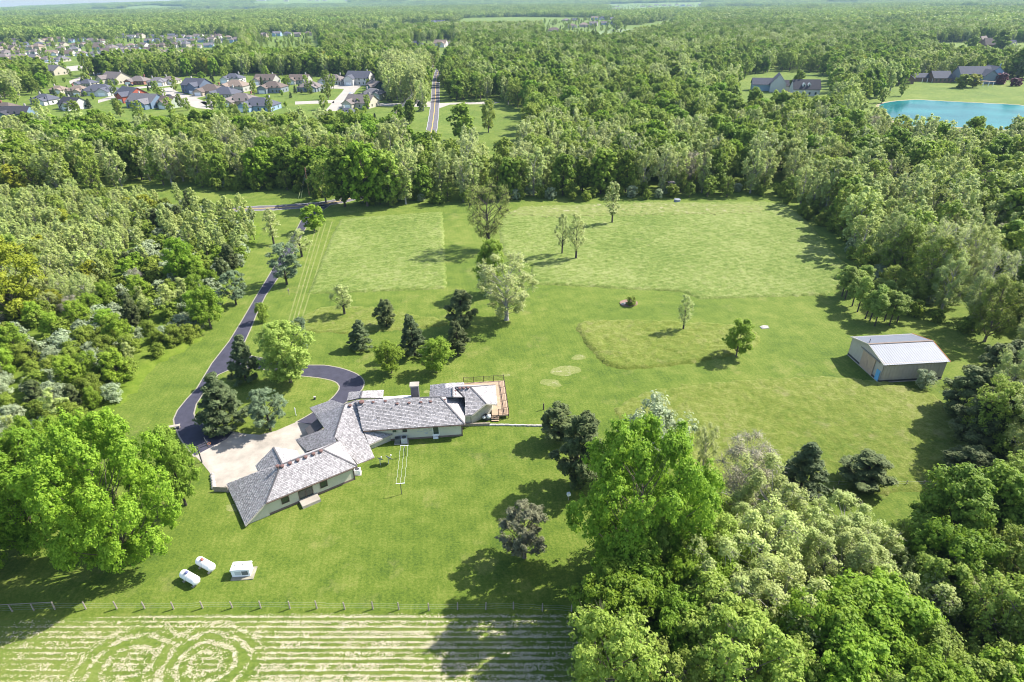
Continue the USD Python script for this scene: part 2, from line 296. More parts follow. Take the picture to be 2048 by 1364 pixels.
hay1 = px_poly([(684, 438), (884, 424), (893, 578), (617, 588), (667, 466)])
hay2 = px_poly([(1000, 445), (1018, 424), (1075, 414), (1180, 408), (1300, 404), (1400, 406), (1530, 404), (1575, 412), (1610, 440), (1655, 492), (1692, 530), (1700, 560), (1650, 590), (1400, 598), (1365, 584), (1200, 575), (1060, 568), (1065, 530), (1010, 510), (1000, 480)])
isl = Polygon(smooth_closed([G2(*p) for p in [(1152, 655), (1165, 643), (1250, 640), (1400, 645), (1505, 655), (1528, 685), (1470, 712), (1330, 734), (1235, 740), (1205, 727), (1172, 688)]]))
low = Polygon(smooth_closed([G2(*p) for p in [(1228, 812), (1290, 782), (1500, 757), (1700, 752), (1900, 790), (1965, 925), (2060, 985), (1420, 985), (1330, 910), (1245, 845)]]))
mid = Polygon(smooth_closed([G2(*p) for p in [(575, 655), (640, 612), (720, 612), (905, 640), (890, 652), (700, 668), (620, 664)]]))
tall_grass('hay_meadow', hay1, 'hay_meadow', .30, 'pale rectangular hay meadow beside the driveway, taller than the lawn', seed=3, rag=.7)
tall_grass('hay_meadow', hay2, 'hay_meadow', .30, 'large pale hay meadow in front of the wood, with faint diagonal mowing lines', seed=5, rag=.7)
tall_grass('rough_meadow', isl, 'rough_meadow', .40, 'oval island of unmown grass left in the middle of the lawn', seed=7, rag=.7)
tall_grass('rough_meadow', low, 'rough_meadow', .28, 'wide unmown yellowish meadow in front of the metal barn', seed=9, rag=1.5)
tall_grass('rough_meadow', mid, 'rough_meadow', .22, 'narrow unmown strip of grass between the lawn trees and hay meadow', seed=11)
weedy = px_poly([(1010, 432), (1040, 416), (1150, 412), (1300, 407), (1420, 408), (1530, 414), (1525, 428), (1400, 431), (1250, 433), (1120, 437)])
tall_grass('weedy_strip', weedy, 'worn_grass', .42, 'weedy strip with bare pinkish soil along the far edge of the large hay meadow', seed=31, rag=4.)
cut = px_poly([(-400, 1245), (0, 1240), (300, 1232), (560, 1227), (1130, 1229), (1300, 1240), (1300, 1480), (-600, 1480)])
obj('hay_field', sheet(cut, .012), 'cut_field', kind='structure', label='freshly cut hay field along the bottom behind the wire fence')

# asphalt drive with its loop, concrete apron
drive = px_poly([(390.5, 911.6), (374, 893), (360, 872), (351, 850), (349, 838), (357, 820), (375, 798), (395, 777), (425, 727), (460, 682), (487, 638), (512, 595), (536, 556), (566, 505), (597, 453), (603, 441), (612, 428), (640, 410), (660, 410), (640, 424), (622, 436), (613, 451), (585, 507), (557, 553), (530, 591), (512, 628), (499, 660), (485, 690), (467, 735), (435, 749), (420, 767), (405, 787), (391, 808), (386, 827), (389, 838), (395, 844), (410, 852), (425, 857), (450, 864), (466, 864), (452.7, 878.7)])
out_l = smooth_line([(470, 706), (500, 712), (540, 720), (590, 728), (617, 731), (642, 731), (672, 735), (697, 742), (719, 753), (727, 765), (724, 776), (708, 792), (692, 804), (660, 826), (622, 850)], 4)
in_l = smooth_line([(594, 844), (632, 822), (659, 802), (674, 787), (681, 774), (674, 764), (652, 757), (624, 753), (594, 750), (550, 742), (500, 735), (464, 738)], 4)
loop = px_poly(list(map(tuple, out_l)) + list(map(tuple, in_l)))
drive = unary_union([drive.buffer(.05), loop.buffer(.05)])
apron = px_poly([(390.5, 911.6), (452.7, 878.7), (467, 864), (490, 868), (520, 870), (552, 862), (594, 844), (622, 850), (650, 858), (660, 880), (600, 930), (520, 975), (455, 985), (428, 972), (420, 945), (404, 925)]).buffer(.04)
edging = drive.buffer(.22).difference(drive.buffer(-.01)).difference(apron)
obj('driveway_edge', sheet(edging, .010), 'kerb_edge', kind='structure', label='pale gravel edging along the blacktop driveway')
obj('driveway', sheet(drive, .016), 'asphalt_new', kind='structure', label='dark blacktop driveway curving in from the road and looping to the house')
obj('parking_apron', sheet(apron, .022), 'concrete', kind='structure', label='pale concrete parking apron in front of the garage')

# county road with edge lines
road_px = [(900, 95), (884, 125), (874, 150), (871, 180), (870, 205), (867, 235), (861, 270), (853, 295), (836, 320), (800, 352), (745, 384), (700, 397), (655, 407), (600, 412), (540, 416), (480, 418), (400, 424), (300, 430), (180, 436), (0, 445), (-200, 452)]
road_w = smooth_line([G2(*p) for p in road_px], 6)
road_l = LineString(road_w)
obj('road', sheet(road_l.buffer(2.95, cap_style=2), .016), 'asphalt_old', kind='structure', label='grey two-lane county road running straight into the distance and curving along the wood')
lines = road_l.buffer(2.8, cap_style=2).difference(road_l.buffer(2.65, cap_style=2))
obj('edge_line', sheet(lines, .020), 'paint_white', kind='structure', label='white edge lines of the county road')
obj('centre_line', sheet(road_l.buffer(.16, cap_style=2), .020), 'paint_yellow', kind='structure', label='yellow centre line of the county road')

# suburban streets, drives and pavements
streets = [
    [(660, 172), (700, 166), (724, 171), (713, 180), (704, 192), (694, 210), (672, 222), (650, 222), (668, 201), (684, 184), (688, 178), (640, 176)],
    [(590, 203), (668, 200), (668, 206), (590, 209)],
    [(700, 207), (759, 207), (800, 206), (852, 203), (862, 203), (862, 214), (852, 214), (759, 212), (700, 212)],
    [(868, 206), (884, 206), (985, 203), (1000, 205), (985, 208), (900, 209), (880, 216), (870, 219)],
    [(312, 178), (345, 174), (352, 182), (380, 191), (432, 212), (425, 219), (393, 216), (358, 204), (343, 195), (325, 188)],
    [(196, 200), (230, 190), (262, 186), (262, 190), (232, 196), (196, 206)], [(232, 178), (290, 172), (347, 167), (347, 171), (290, 176), (232, 183)],
    [(125, 134), (165, 130), (167, 140), (125, 144)], [(138, 162), (170, 150), (174, 156), (140, 168)], [(186, 145), (225, 139), (228, 145), (188, 152)],
    [(490, 104), (530, 100), (532, 106), (490, 112)], [(600, 172), (640, 171), (640, 175), (600, 177)], [(505, 168), (520, 165), (524, 172), (500, 175)], [(-20, 236), (20, 230), (20, 236), (-20, 244)],
    [(380, 190), (430, 182), (436, 187), (392, 196)], [(400, 204), (440, 196), (446, 200), (410, 210)], [(-10, 112), (40, 116), (120, 124), (120, 128), (40, 121), (-10, 117)]]
for pts in streets: obj('street', sheet(px_poly(pts), .012), 'street_concrete', kind='structure', label='pale concrete suburban street')
side = [smooth_line([G2(*p) for p in pts], 6) for pts in ([(838, 212), (836, 196), (832, 186), (834, 176), (842, 168), (846, 155)], [(1885, 114), (1920, 116), (1960, 118), (2010, 121), (2060, 121)], [(1690, 126), (1730, 122), (1775, 120)])]
for s_ in side: obj('path', sheet(LineString(s_).buffer(1.3), .012), 'street_concrete', kind='structure', label='narrow pale concrete path across lawn')
pale = px_poly([(1165, 78), (1180, 66), (1225, 58), (1270, 53), (1330, 41), (1368, 40), (1352, 50), (1300, 66), (1255, 78), (1205, 88)])
obj('pale_field', sheet(pale, .02), 'pale_field', kind='structure', label='pale green bare field on the far slope')
# pond with a stony bank
pond = Polygon(smooth_closed([G2(*p) for p in [(1752, 213), (1772, 204), (1830, 199), (1880, 202), (1960, 206), (2048, 210), (2120, 222), (2120, 258), (2048, 262), (1960, 256), (1880, 253), (1808, 253), (1788, 244), (1776, 226)]]))
obj('pond_bank', sheet(pond.buffer(1.6).difference(pond.buffer(-.5)), .012), 'dirt', kind='structure', label='narrow bare bank round the pond')
obj('pond', sheet(pond, .03), 'water', kind='structure', label='turquoise pond below the large houses')
# worn bare patches in the lawn
for k, (px_, py_, rx, ry) in enumerate([(1103, 766, 20, 8), (1128, 742, 30, 9), (1012, 750, 9, 3), (855, 783, 8, 3), (1528, 653, 9, 2.5), (470, 1015, 18, 7), (1155, 715, 14, 5)]):
    a = np.linspace(0, 2 * np.pi, 22)[:-1]; rr = 1 + .35 * (meshkit.noise(np.c_[np.cos(a) * 1.5, np.sin(a) * 1.5, 0 * a + k], 3) - .5) * 2
    obj('bare_patch', sheet(px_poly([(px_ + rx * r * math.cos(t), py_ + ry * r * math.sin(t)) for t, r in zip(a, rr)]), .008), 'worn_grass' if k not in (4,) else 'stone', kind='structure', label='worn bare patch in the lawn')
for pts in ([(664, 444), (603, 640)], [(651, 447), (592, 645)], [(641, 452), (582, 655)], [(630, 462), (572, 660)], [(505, 610), (415, 770)]):
    obj('mowing_line', sheet(LineString([G2(*p) for p in pts]).buffer(.16), .006), 'worn_grass', kind='structure', label='pale line of clippings left by the mower beside the driveway')
# ------------------------------------------------------------------ the long ranch house with sweeping shake roofs
def z2(x, y): return (440 + x / 6.82, 860 + y / 6.82)
def z3(x, y): return (580 + x / 6.82, 760 + y / 6.82)
def z4(x, y): return (800 + x / 6.82, 740 + y / 6.82)
PT = .67                                                     # roof pitch
def fall_plane(p, d, pt=PT):                                 # plane through p that falls along the horizontal direction d
    d = np.array([d[0], d[1], 0.]); d /= np.linalg.norm(d); n = np.array([d[0] * pt, d[1] * pt, 1.]); return np.asarray(p, float), n / np.linalg.norm(n)
house = thing('ranch_house', 'long single-storey house with weathered grey shake roofs sweeping almost to the ground', 'house')
rngH = np.random.default_rng(5)
def roof(pts, fall, parent=house, name='roof_slope', expo=.225):
    """one roof slope: deck slab, and courses of single shakes with raised butts lying on it"""
    pts = np.asarray(pts, float); d = np.array([fall[0], fall[1], 0.]); d /= np.linalg.norm(d)
    n = np.cross(pts[1] - pts[0], pts[2] - pts[0]); n /= np.linalg.norm(n); n = n if n[2] > 0 else -n
    t = d - n * (d @ n); t /= np.linalg.norm(t); s = np.cross(n, t)
    base = obj(name, MB().slab(pts, .16), 'shake_under', parent)
    o = pts[0]; P = Polygon(np.c_[(pts - o) @ s, (pts - o) @ t]).buffer(0); x0, y0, x1, y1 = P.bounds
    V, Fc, k, Rn = [], [], 0, []
    y = y1
    while y > y0:
        x = x0 - rngH.random() * .3
        while x < x1:
            w = rngH.uniform(.12, .30); e = expo * rngH.uniform(.96, 1.04); lift = rngH.uniform(.045, .075)
            c = P.intersection(shapely.box(x + .008, y - e * 1.25, x + w - .008, y + rngH.uniform(-.02, .02))) if not P.contains(shapely.box(x, y - e * 1.3, x + w, y + .03)) else None
            if c is None: q = np.array([[x + .008, y], [x + w - .008, y], [x + w - .008, y - e * 1.25], [x + .008, y - e * 1.25]])
            elif c.is_empty or c.geom_type != 'Polygon' or c.area < .012: x += w; continue
            else:
                q = np.array(c.exterior.coords)[:-1]
                if Polygon(q).exterior.is_ccw: q = q[::-1]
            dy = rngH.uniform(-.015, .015); ytop = y - e * 1.25
            z = .012 + lift * np.clip((q[:, 1] - ytop) / (e * 1.25), 0, 1)
            top = o + q[:, :1] * s + (q[:, 1:] + 0) * t + z[:, None] * n; bot = o + q[:, :1] * s + q[:, 1:] * t + .0 * n
            m = len(q); V += [top, bot]
            Fc += [[k, k + j + 1, k + j] for j in range(1, m - 1)]
            Fc += [f for j in range(m) for f in ([k + j, k + (j + 1) % m, k + m + j], [k + (j + 1) % m, k + m + (j + 1) % m, k + m + j])]
            k += 2 * m; Rn += [rngH.random()] * (2 * m); x += w
        y -= expo
    if V:
        v = np.vstack(V); f = np.array(Fc)
        if np.cross(v[f[0, 1]] - v[f[0, 0]], v[f[0, 2]] - v[f[0, 0]]) @ n < 0: f = f[:, ::-1]
        rnd(obj('shake', (v, f), 'shake', base, kind='stuff'), Rn)
    return pts
ug = np.array([math.cos(math.radians(34.3)), math.sin(math.radians(34.3)), 0.]); vg = np.array([ug[1], -ug[0], 0.])
um = np.array([math.cos(math.radians(5.2)), math.sin(math.radians(5.2)), 0.]); vm = np.array([um[1], -um[0], 0.])
X, Y = np.array([1., 0, 0]), np.array([0, 1., 0])
E0 = 2.6
def ridge_cap(a, b): ridge.bar(np.asarray(a) + [0, 0, .05], np.asarray(b) + [0, 0, .05], .22, .07)
ridge = MB()
# garage wing
A, B = G(531.6, 1005.9, E0), G(714.2, 931.8, E0)
plF, plL, plR = fall_plane(A, vg), fall_plane(A, -ug), fall_plane(B, ug)
r1, r2 = onplane(z2(830, 477), plF), onplane(z2(1390, 262), plF); r2[2] = r1[2] = (r1[2] + r2[2]) / 2
Wd = 2 * ((A - r1) @ vg)
Bk = B - vg * Wd; Ak = A - vg * Wd
Lf, Lb = onplane(z2(345, 1300), plL), onplane(z2(88, 733), plL)
roof([A, B, r2, r1], vg); roof([B, Bk, r2], ug); roof([r1, r2, Bk, Ak], -vg); roof([A, r1, Ak, Lb, Lf], -ug)
for a, b in ((r1, r2), (A, r1), (B, r2), (Bk, r2)): ridge_cap(a, b)
# gable over the garage door, towards the parking apron
gp = onplane(z2(730, 236), (r1 - [0, 0, .15], np.array([0, 0, 1.]))); gi = onplane(z2(848, 462), (r1 - [0, 0, .15], np.array([0, 0, 1.])))
gl, gr = gp - ug * 2.9 + [0, 0, -2.9 * PT], gp + ug * 2.9 + [0, 0, -2.9 * PT]
roof([gp, gi, gi - ug * 2.9 + vg * -0.2 + [0, 0, -2.9 * PT], gl], -ug); roof([gp, gr, gi + ug * 2.9 + [0, 0, -2.9 * PT], gi], ug); ridge_cap(gp, gi)
# entrance block: left slope and front slope both sweep down to the ground
p0 = G(*z3(350, 480), E0); plM2 = fall_plane(p0, -ug)
ht = onplane(z3(745, 332), plM2); hb = onplane(z3(605, 770), plM2)
plM1 = fall_plane(ht, vg, (ht[2] - hb[2]) / ((hb - ht) @ vg))
m2 = [onplane(z3(*q), plM2) for q in ((745, 332), (605, 770), (640, 850), (235, 972), (70, 815), (480, 665), (350, 480))]
roof(m2, -ug)
m1 = [onplane(z3(*q), plM1) for q in ((745, 332), (905, 280), (985, 690), (1075, 880), (1150, 1052), (920, 1150), (700, 880), (640, 850))]; m1[-1] = hb
roof(m1, vg); ridge_cap(ht, hb); ridge_cap(ht, m1[1])
bk = ht - vg * 3.4 + [0, 0, -3.4 * PT]
roof([ht, m2[-1], m2[-1] - vg * 3.0 + [0, 0, -.3], bk], -vg)
# main wing
a, b = G(*z3(1000, 692), E0), G(*z4(870, 737), E0); plA = fall_plane(a, vm)
ra = onplane(z3(905, 282), plA); rb = onplane(z4(550, 386), plA); ra[2] = rb[2] = max(ra[2], rb[2])
Wm = 2 * ((b - rb) @ vm); bb = b - vm * Wm; ab = ra + (rb - ra) * 0 - vm * Wm / 2 + [0, 0, -(ra[2] - E0)]
aL = onplane(z3(985, 668), plA)
b = onplane(z4(884, 739), plA); plB = fall_plane(b, um, (rb[2] - b[2]) / ((b - rb) @ um)); bb = onplane(z4(886, 371), plB)
roof([a, b, rb, ra, aL], vm)
roof([b, bb, rb], um); roof([ra, rb, bb, ab], -vm)
for p, q in ((ra, rb), (b, rb), (bb, rb)): ridge_cap(p, q)
# low roof over the back porch in the corner
t3 = m1[3]; tz = t3[2]
roof([onplane(z3(1000, 694), (np.array([0, 0, 2.45]), Y * 0 + [0, 0, 1.])), G(*z3(1395, 742), tz + .1), G(*z3(1080, 882), tz)], vg)
# wing by the deck: ridge across, right slope, front slope cut on the slant
eD = G(*z4(890, 622), E0); plDf = fall_plane(eD, -Y); d1, d2 = onplane(z4(755, 235), plDf), onplane(z4(960, 230), plDf); d1[2] = d2[2] = (d1[2] + d2[2]) / 2
plDr = fall_plane(d2, X); d3 = onplane(z4(1175, 458), plDf); d4 = onplane(z4(985, 614), plDf); d5 = onplane(z4(890, 622), plDf)
d6 = onplane(z4(1325, 470), plDr); d7 = onplane(z4(1300, 205), plDr); d8 = np.array([d1[0], d7[1], d7[2]]); dv = onplane(z4(885, 372), plDf)
roof([d1, d2, d3, d4, d5, dv], -Y); roof([d2, d7, d6, onplane(z4(1175, 458), plDr)], X); roof([d1, d2, d7, d8], Y)
for p, q in ((d1, d2), (d2, d3), (d2, d7), (d1, dv)): ridge_cap(p, q)
# cross ridge joining the two, its dark left slope and bright right slope
eL = G(*z4(400, 390), E0); plEl = fall_plane(eL, -X)
c1, c2, c3, c4 = (onplane(z4(*q), plEl) for q in ((720, 240), (720, 366), (400, 392), (415, 206)))
c5, c6 = onplane(z4(625, 240), plEl), onplane(z4(625, 181), plEl)
roof([c1, c2, c3, c4, c6, c5], -X)
plEr = fall_plane(c1, X)
roof([c1, c2, onplane(z4(885, 372), plEr), onplane(z4(757, 236), plEr)], X); ridge_cap(c1, c2)
plE2 = fall_plane(c6, X, .3); roof([onplane(z4(*q), plE2) for q in ((625, 181), (872, 170), (878, 216), (762, 238), (722, 242), (625, 242))], X)
# entrance gable at the back, flat porch roof beside it
f1, f2 = G(*z3(985, 150), 4.1), G(*z3(960, 245), 4.1)
roof([f1, f2, G(*z3(775, 285), 2.7), G(*z3(805, 166), 2.7)], -X); roof([f1, G(*z3(1280, 136), 2.7), G(*z3(1265, 246), 2.7), f2], X); ridge_cap(f1, f2)
pr = G(*z3(1460, 262), 2.9); obj('porch_roof', MB().box(pr, (4.6, 1.7, .16), math.radians(5)), 'white_paint', house)
gd = G(*z3(360, 655), 1.6); obj('roof_slope', MB().slab([gd + ug * 1.0 + vg * .8 + [0, 0, .6], gd - ug * 1.4 + vg * .8 - [0, 0, .6], gd - ug * 1.4 - vg * 1.6 - [0, 0, .6], gd + ug * 1.0 - vg * 1.6 + [0, 0, .6]], .15), 'shake_under', house, label='small dark lean-to roof over the garage entry')
obj('ridge_cap', ridge, 'shake_under', house)
# walls
w0, w1 = G(*z4(968, 730)), G(*z4(1250, 592)); wa = G(*z4(890, 736))
def wall(outline, z1, mat='house_wall', name='wall', z0=-.1): return obj(name, MB().prism(Polygon([p[:2] for p in outline]), z0, z1), mat, house)
inset = .5
gq = [A + ug * .15 - vg * inset, B - ug * inset - vg * inset, Bk - ug * inset + vg * inset, Ak + ug * .15 + vg * inset]
wall(gq, E0 - .12)
kn = lambda p, q: MB().slab([p, q, q, p], .1)
def knee(p, q, planes, off, name='wall', z0=-.1, n=10):      # wall under sloping roof edges, standing on the ground from p to q, its top just below the lowest roof plane
    p, q = np.asarray(p, float), np.asarray(q, float); d = (q - p)[:2]; d = d / np.linalg.norm(d); nn = np.array([-d[1], d[0]]) * .09; mb = MB(); pls = planes if isinstance(planes, list) else [planes]
    zt = lambda c: max(z0 + .05, min(pl[0][2] - ((c[:2] - pl[0][:2]) @ pl[1][:2]) / pl[1][2] for pl in pls) - off)
    for k in range(n):
        e = [p + (q - p) * k / n, p + (q - p) * (k + 1) / n]; v = [[*(c[:2] + s * nn), z] for c in e for s in (-1, 1) for z in (z0, zt(c))]
        mb.add(v, [[0, 1, 5, 4], [2, 6, 7, 3], [1, 3, 7, 5], [0, 2, 3, 1], [4, 5, 7, 6]])
    obj(name, mb, 'house_wall', house)
g0 = A - vg * inset; print('DBG', m1, d1,d2,d3,d4,d5,d6,d7,d8,dv,c1,c2,c3,c4, w0 if 'w0' in globals() else 0) if 0 else None; knee(g0 - ug * 2.6, g0 + ug * .15, plL, .17); knee(Ak + vg * inset - ug * 2.4, Ak + vg * inset, plL, .17)
mq = [a + um * .6 - vm * inset, b - um * inset - vm * inset, bb - um * inset + vm * inset, ab + um * .3 + vm * inset]
wall(mq, E0 - .12)
wall([c3 + X * .5, c3 + X * 5.7, [wa[0], wa[1] + .2], [-4.0, 83.2], [-4.0, d7[1] - .6], c4 + X * .5 - Y * .4], 2.25)
knee(w0, w1, [plDf, plDr], .22); knee(w1, [w1[0] + .1, d7[1] - .5, 0], [plDr], .25); knee(wa, w0, [plDf], .22)
wall([ht + vg * .4 - ug * .6, ht - vg * 2.6 - ug * .6, ht - vg * 2.6 + ug * 2.4, ht + vg * .4 + ug * 2.4], 2.5)
wall([f2 + X * 1.6 - Y * .4, f2 - X * 1.4 - Y * .4, f1 - X * 1.4 - Y * .5, f1 + X * 1.6 - Y * .5], 2.6)
wall([gp - ug * 2.4 + vg * .5, gp + ug * 2.4 + vg * .5, gi + ug * 2.4, gi - ug * 2.4], gp[2] - 2.9 * PT + .1)
t1, t2_ = G(*z3(1080, 882), tz), G(*z3(1395, 742), tz + .1); knee(t1 - vg * .4, t2_ - vg * .4, (np.array([t1[0], t1[1], tz + .1]), np.array([0, 0, 1.])), .2)
# fascia boards and gutters
for p, q in ((A, B), (Lf, A), (B, Bk), (a, b), (b, bb), (m1[3], m1[4]), (m1[4], m1[5]), (d4, d3), (d3, d6), (d6, d7), (d5, d4), (t1, t2_), (Lf, Lb), (m2[3], m2[4]), (m2[5], m2[6])):
    obj('fascia', MB().bar(np.asarray(p) - [0, 0, .14], np.asarray(q) - [0, 0, .14], .06, .20), 'fascia', house)
for p, q, o_ in ((A, B, vg), (a, b, vm), (m1[5], m1[4], vg)): obj('gutter', MB().bar(p + o_ * .09 - [0, 0, .10], q + o_ * .09 - [0, 0, .10], .12, .10), 'trim_brown', house)
for p in (mq[1], gq[1], w0): obj('corner_post', MB().box([p[0], p[1], 1.2], (.16, .16, 2.4), .3), 'trim_brown', house)
for q in (gq, mq): obj('foundation', MB().prism(Polygon([p[:2] for p in q]).buffer(.05), -.1, .30), 'foundation', house)
def opening(px_, o, d, nrm, w, h, zb, kind='window', frame='trim_brown', panes=2):
    """a window or glazed door standing proud of the wall line through o along d, at the photo column px_"""
    best = min(np.linspace(-2, 24, 800), key=lambda t: abs(pix(o + d * t + [0, 0, zb + h / 2])[0] - px_)); c = o + d * best + nrm * .03 + [0, 0, zb + h / 2]
    rot = math.atan2(d[1], d[0]); fr = MB(); cc = lambda dx, dz: c + d * dx + [0, 0, dz]
    fr.box(cc(0, h / 2), (w + .12, .10, .09), rot).box(cc(0, -h / 2), (w + .12, .12, .09), rot)
    for k in range(panes + 1): fr.box(cc(-w / 2 + w * k / panes, 0), (.08, .10, h), rot)
    f = obj(kind, fr, frame, house); 
    for k in range(panes): obj('pane', MB().box(cc(-w / 2 + w * (k + .5) / panes, 0) - nrm * .03, (w / panes - .08, .04, h - .06), rot), 'window_glass', f)
for x_, w, h, zb, kd, pn in ((570, .95, 1.0, .95, 'window', 1), (611, 1.9, 1.95, .35, 'door', 2), (647, .95, 1.0, .95, 'window', 1)): opening(x_, gq[0] * [1, 1, 0], ug, vg, w, h, zb, kd, panes=pn)
for x_, w, h, zb, kd, fm in ((789, .7, .5, 1.55, 'window', 'house_wall'), (809.5, .6, .5, 1.55, 'window', 'trim_brown'), (872, .95, 1.5, .6, 'door', 'white_paint')): opening(x_, mq[0] * [1, 1, 0], um, vm, w, h, zb, kd, fm, 1)
st = gq[0] * [1, 1, 0]; best = min(np.linspace(0, 14, 400), key=lambda t: abs(pix(st + ug * t)[0] - 617)); sc_ = st + ug * best + vg * .8
obj('step', MB().box([sc_[0], sc_[1], .22], (2.5, 1.5, .46), math.radians(34.3)), 'concrete', house)
dr = G(872, 872.5); obj('step', MB().box([dr[0], dr[1], .35], (1.0, .7, .7), math.radians(5)).box([dr[0] + .02, dr[1] - .5, .17], (.8, .35, .35), math.radians(5)), 'white_paint', house)
tr = MB(); tb = mq[0] * [1, 1, 0] + um * 7.6 + vm * .05                 # wall-mounted grey trellis work
for k in range(5): tr.box(tb + um * (.5 * k) + [0, 0, 1.45 - .12 * (k % 2)], (.45, .04, .10), math.radians(5.2))
tr.box(tb + um * 1.2 + [0, 0, 1.0], (.5, .04, .35), math.radians(5.2)).box(tb + um * 1.4 + [0, 0, 1.75], (1.3, .04, .06), math.radians(5.2))
obj('trellis', tr, 'ac_grey', house)
# roof vents with reddish caps, plumbing pipes, chimney
def on_any(xy, planes): return onplane(xy, planes)
def vent(xy, pl, s=1.0):
    p = onplane(xy, pl); obj('roof_vent', MB().tube([p - [0, 0, .1], p + [0, 0, .16 * s], p + [0, 0, .17 * s], p + [0, 0, .32 * s], p + [0, 0, .36 * s]], [.15 * s, .15 * s, .27 * s, .27 * s, .1], 8), 'vent_copper', house)
for q in ((855, 508), (960, 468), (1065, 426), (1172, 384), (1280, 341), (1380, 302), (788, 508)): vent(z2(*q), plF)
vent(z3(980, 325), plA, 1.55)
for q in ((1138, 316), (1302, 303), (1463, 338), (1625, 327), (1787, 317), (1918, 309)): vent(z3(*q), plA)
vent(z3(822, 364), plM1)
for q in ((815, 262), (870, 258), (930, 254)): vent(z4(*q), plDf, .9)
for q in ((755, 292), (755, 342)): vent(z4(*q), plEr, .7)
vent(z4(612, 414), plB, .7)
for q in ((1190, 540), (1395, 405), (1000, 380), (1790, 385)):
    p = onplane(z3(*q), plA); obj('vent_pipe', MB().tube([p - [0, 0, .1], p + [0, 0, .5]], .06, 6), 'metal_dark', house)
cp = G(*z4(200, 398), 3.2); ch = MB().box(cp + [0, 1.0, -.4], (1.25, 1.05, 5.0), math.radians(4)); chm = obj('chimney', ch, 'shake_under', house)
obj('chimney_cap', MB().box(cp + [0, 1.0, 2.2], (1.5, 1.3, .2), math.radians(4)), 'concrete', chm)

# timber deck with railing and steps
deck = thing('deck', 'pale timber deck with dark railing at the right end of the house', 'deck')
dk = [G(*z4(q[0], q[1]), .75) for q in ((868, 176), (1415, 140), (1483, 604), (1342, 612), (1253, 615), (1253, 470), (1000, 470))]
dP = Polygon([p[:2] for p in dk]); x0, y0, x1, y1 = dP.bounds
bd, fr = MB(), MB()
yy = y0
while yy < y1:
    for g in getattr(dP.intersection(shapely.box(x0, yy, x1, yy + .138)), 'geoms', [dP.intersection(shapely.box(x0, yy, x1, yy + .138))]):
        if g.geom_type == 'Polygon' and g.area > .02: bd.prism(g, .71, .75 + .004 * math.sin(yy * 37))
    yy += .146
obj('deck_board', bd, 'wood_deck', deck, kind='stuff')
for p, q in zip(dk, dk[1:] + dk[:1]): fr.bar(p - [0, 0, .16], q - [0, 0, .16], .05, .24)
obj('rim_joist', fr, 'wood_deck', deck)
rail = MB()
pl_ = [dk[0], dk[1], dk[2], dk[3]]
for p, q in zip(pl_, pl_[1:]):
    L = np.linalg.norm(q - p); n_ = max(1, round(L / 2.0)); d = (q - p) / L
    for k in range(n_ + 1): obj('post', MB().box(p + d * L * k / n_ + [0, 0, .15], (.10, .10, 2.0), 0), 'rail_dark', deck)
    for h in (1.05, .55, .8, .3): rail.bar(p + [0, 0, h], q + [0, 0, h], .05 if h == 1.05 else .03)
obj('rail', rail, 'rail_dark', deck)
mid_d = [G(*z4(1362, 200), .75), G(*z4(1420, 600), .75)]; obj('rail', MB().bar(mid_d[0] + [0, 0, .03], mid_d[1] + [0, 0, .03], .1, .06), 'rail_dark', deck)
sp = G(*z4(1300, 640), .35)
for k in range(3): obj('step', MB().box([sp[0], sp[1] - .33 * k, .52 - .19 * k], (1.25, .34, .07), 0), 'wood_deck', deck)
# garden pieces round the house
ac = lambda nm, label, px_, py_, s, m: (lambda t: (obj('case', MB().box((0, 0, s[2] / 2), s, .1), m, t), obj('fan_grille', MB().tube([(0, 0, s[2] - .02), (0, 0, s[2] + .03)], [min(s[:2]) * .42] * 2, 12), 'metal_dark', t), obj('pad', MB().box((0, 0, .03), (s[0] + .3, s[1] + .3, .08), .1), 'concrete', t)))(thing(nm, label, 'air conditioner', G(px_, py_)))
ac('air_conditioner', 'dark air conditioner by the house wall under the low porch roof', 796, 885, (.8, .8, .9), 'ac_dark')
ac('air_conditioner', 'pale grey air conditioner by the house wall, right of the dark one', 809, 884, (.95, .85, .95), 'ac_grey')
ac('air_conditioner', 'white air conditioner at the right corner of the garage wing', 715.5, 947, (.85, .8, .85), 'white_paint')
gp_ = thing('covered_grill', 'covered grey grill and white bundles heaped beside the deck steps', 'grill', G(974, 838)); s_ = trimesh.creation.icosphere(2, 1.0); s_.vertices *= [.75, .5, .55]; s_.vertices += (meshkit.noise(s_.vertices * 3, 2)[:, None] - .5) * .3
obj('cover', MB().tm(s_.apply_translation([0, 0, .4])), 'metal_dark', gp_, True); obj('bundle', MB().tm(trimesh.creation.icosphere(2, .38).apply_translation([.3, -.25, .75])).tm(trimesh.creation.icosphere(2, .28).apply_translation([-.45, -.35, .6])), 'white_paint', gp_, True)
p, q = G(925, 852), G(980, 850); obj('retaining_wall', MB().bar(p + [0, 0, .2], q + [0, 0, .2], .25, .5), 'old_wood', label='low timber retaining wall beside the deck wing', cat='wall')
stn = thing('stone_edging', 'row of pale grey edging stones running from the house to the round cedar', 'edging', (0, 0, 0)); rs = np.random.default_rng(3)
for t in np.linspace(0, 1, 26):
    p = G(981 + t * 111, 850.5 + t * 2); obj('stone', MB().box(p + [0, rs.uniform(-.05, .05), .1], (.42, .32, .26 + rs.uniform(-.05, .05)), rs.uniform(-.2, .2), .15), 'stone', stn)
rw = thing('retaining_wall', 'short plank retaining wall at the left corner of the garage', 'wall', (0, 0, 0)); p, q = G(428, 983), G(457, 984)
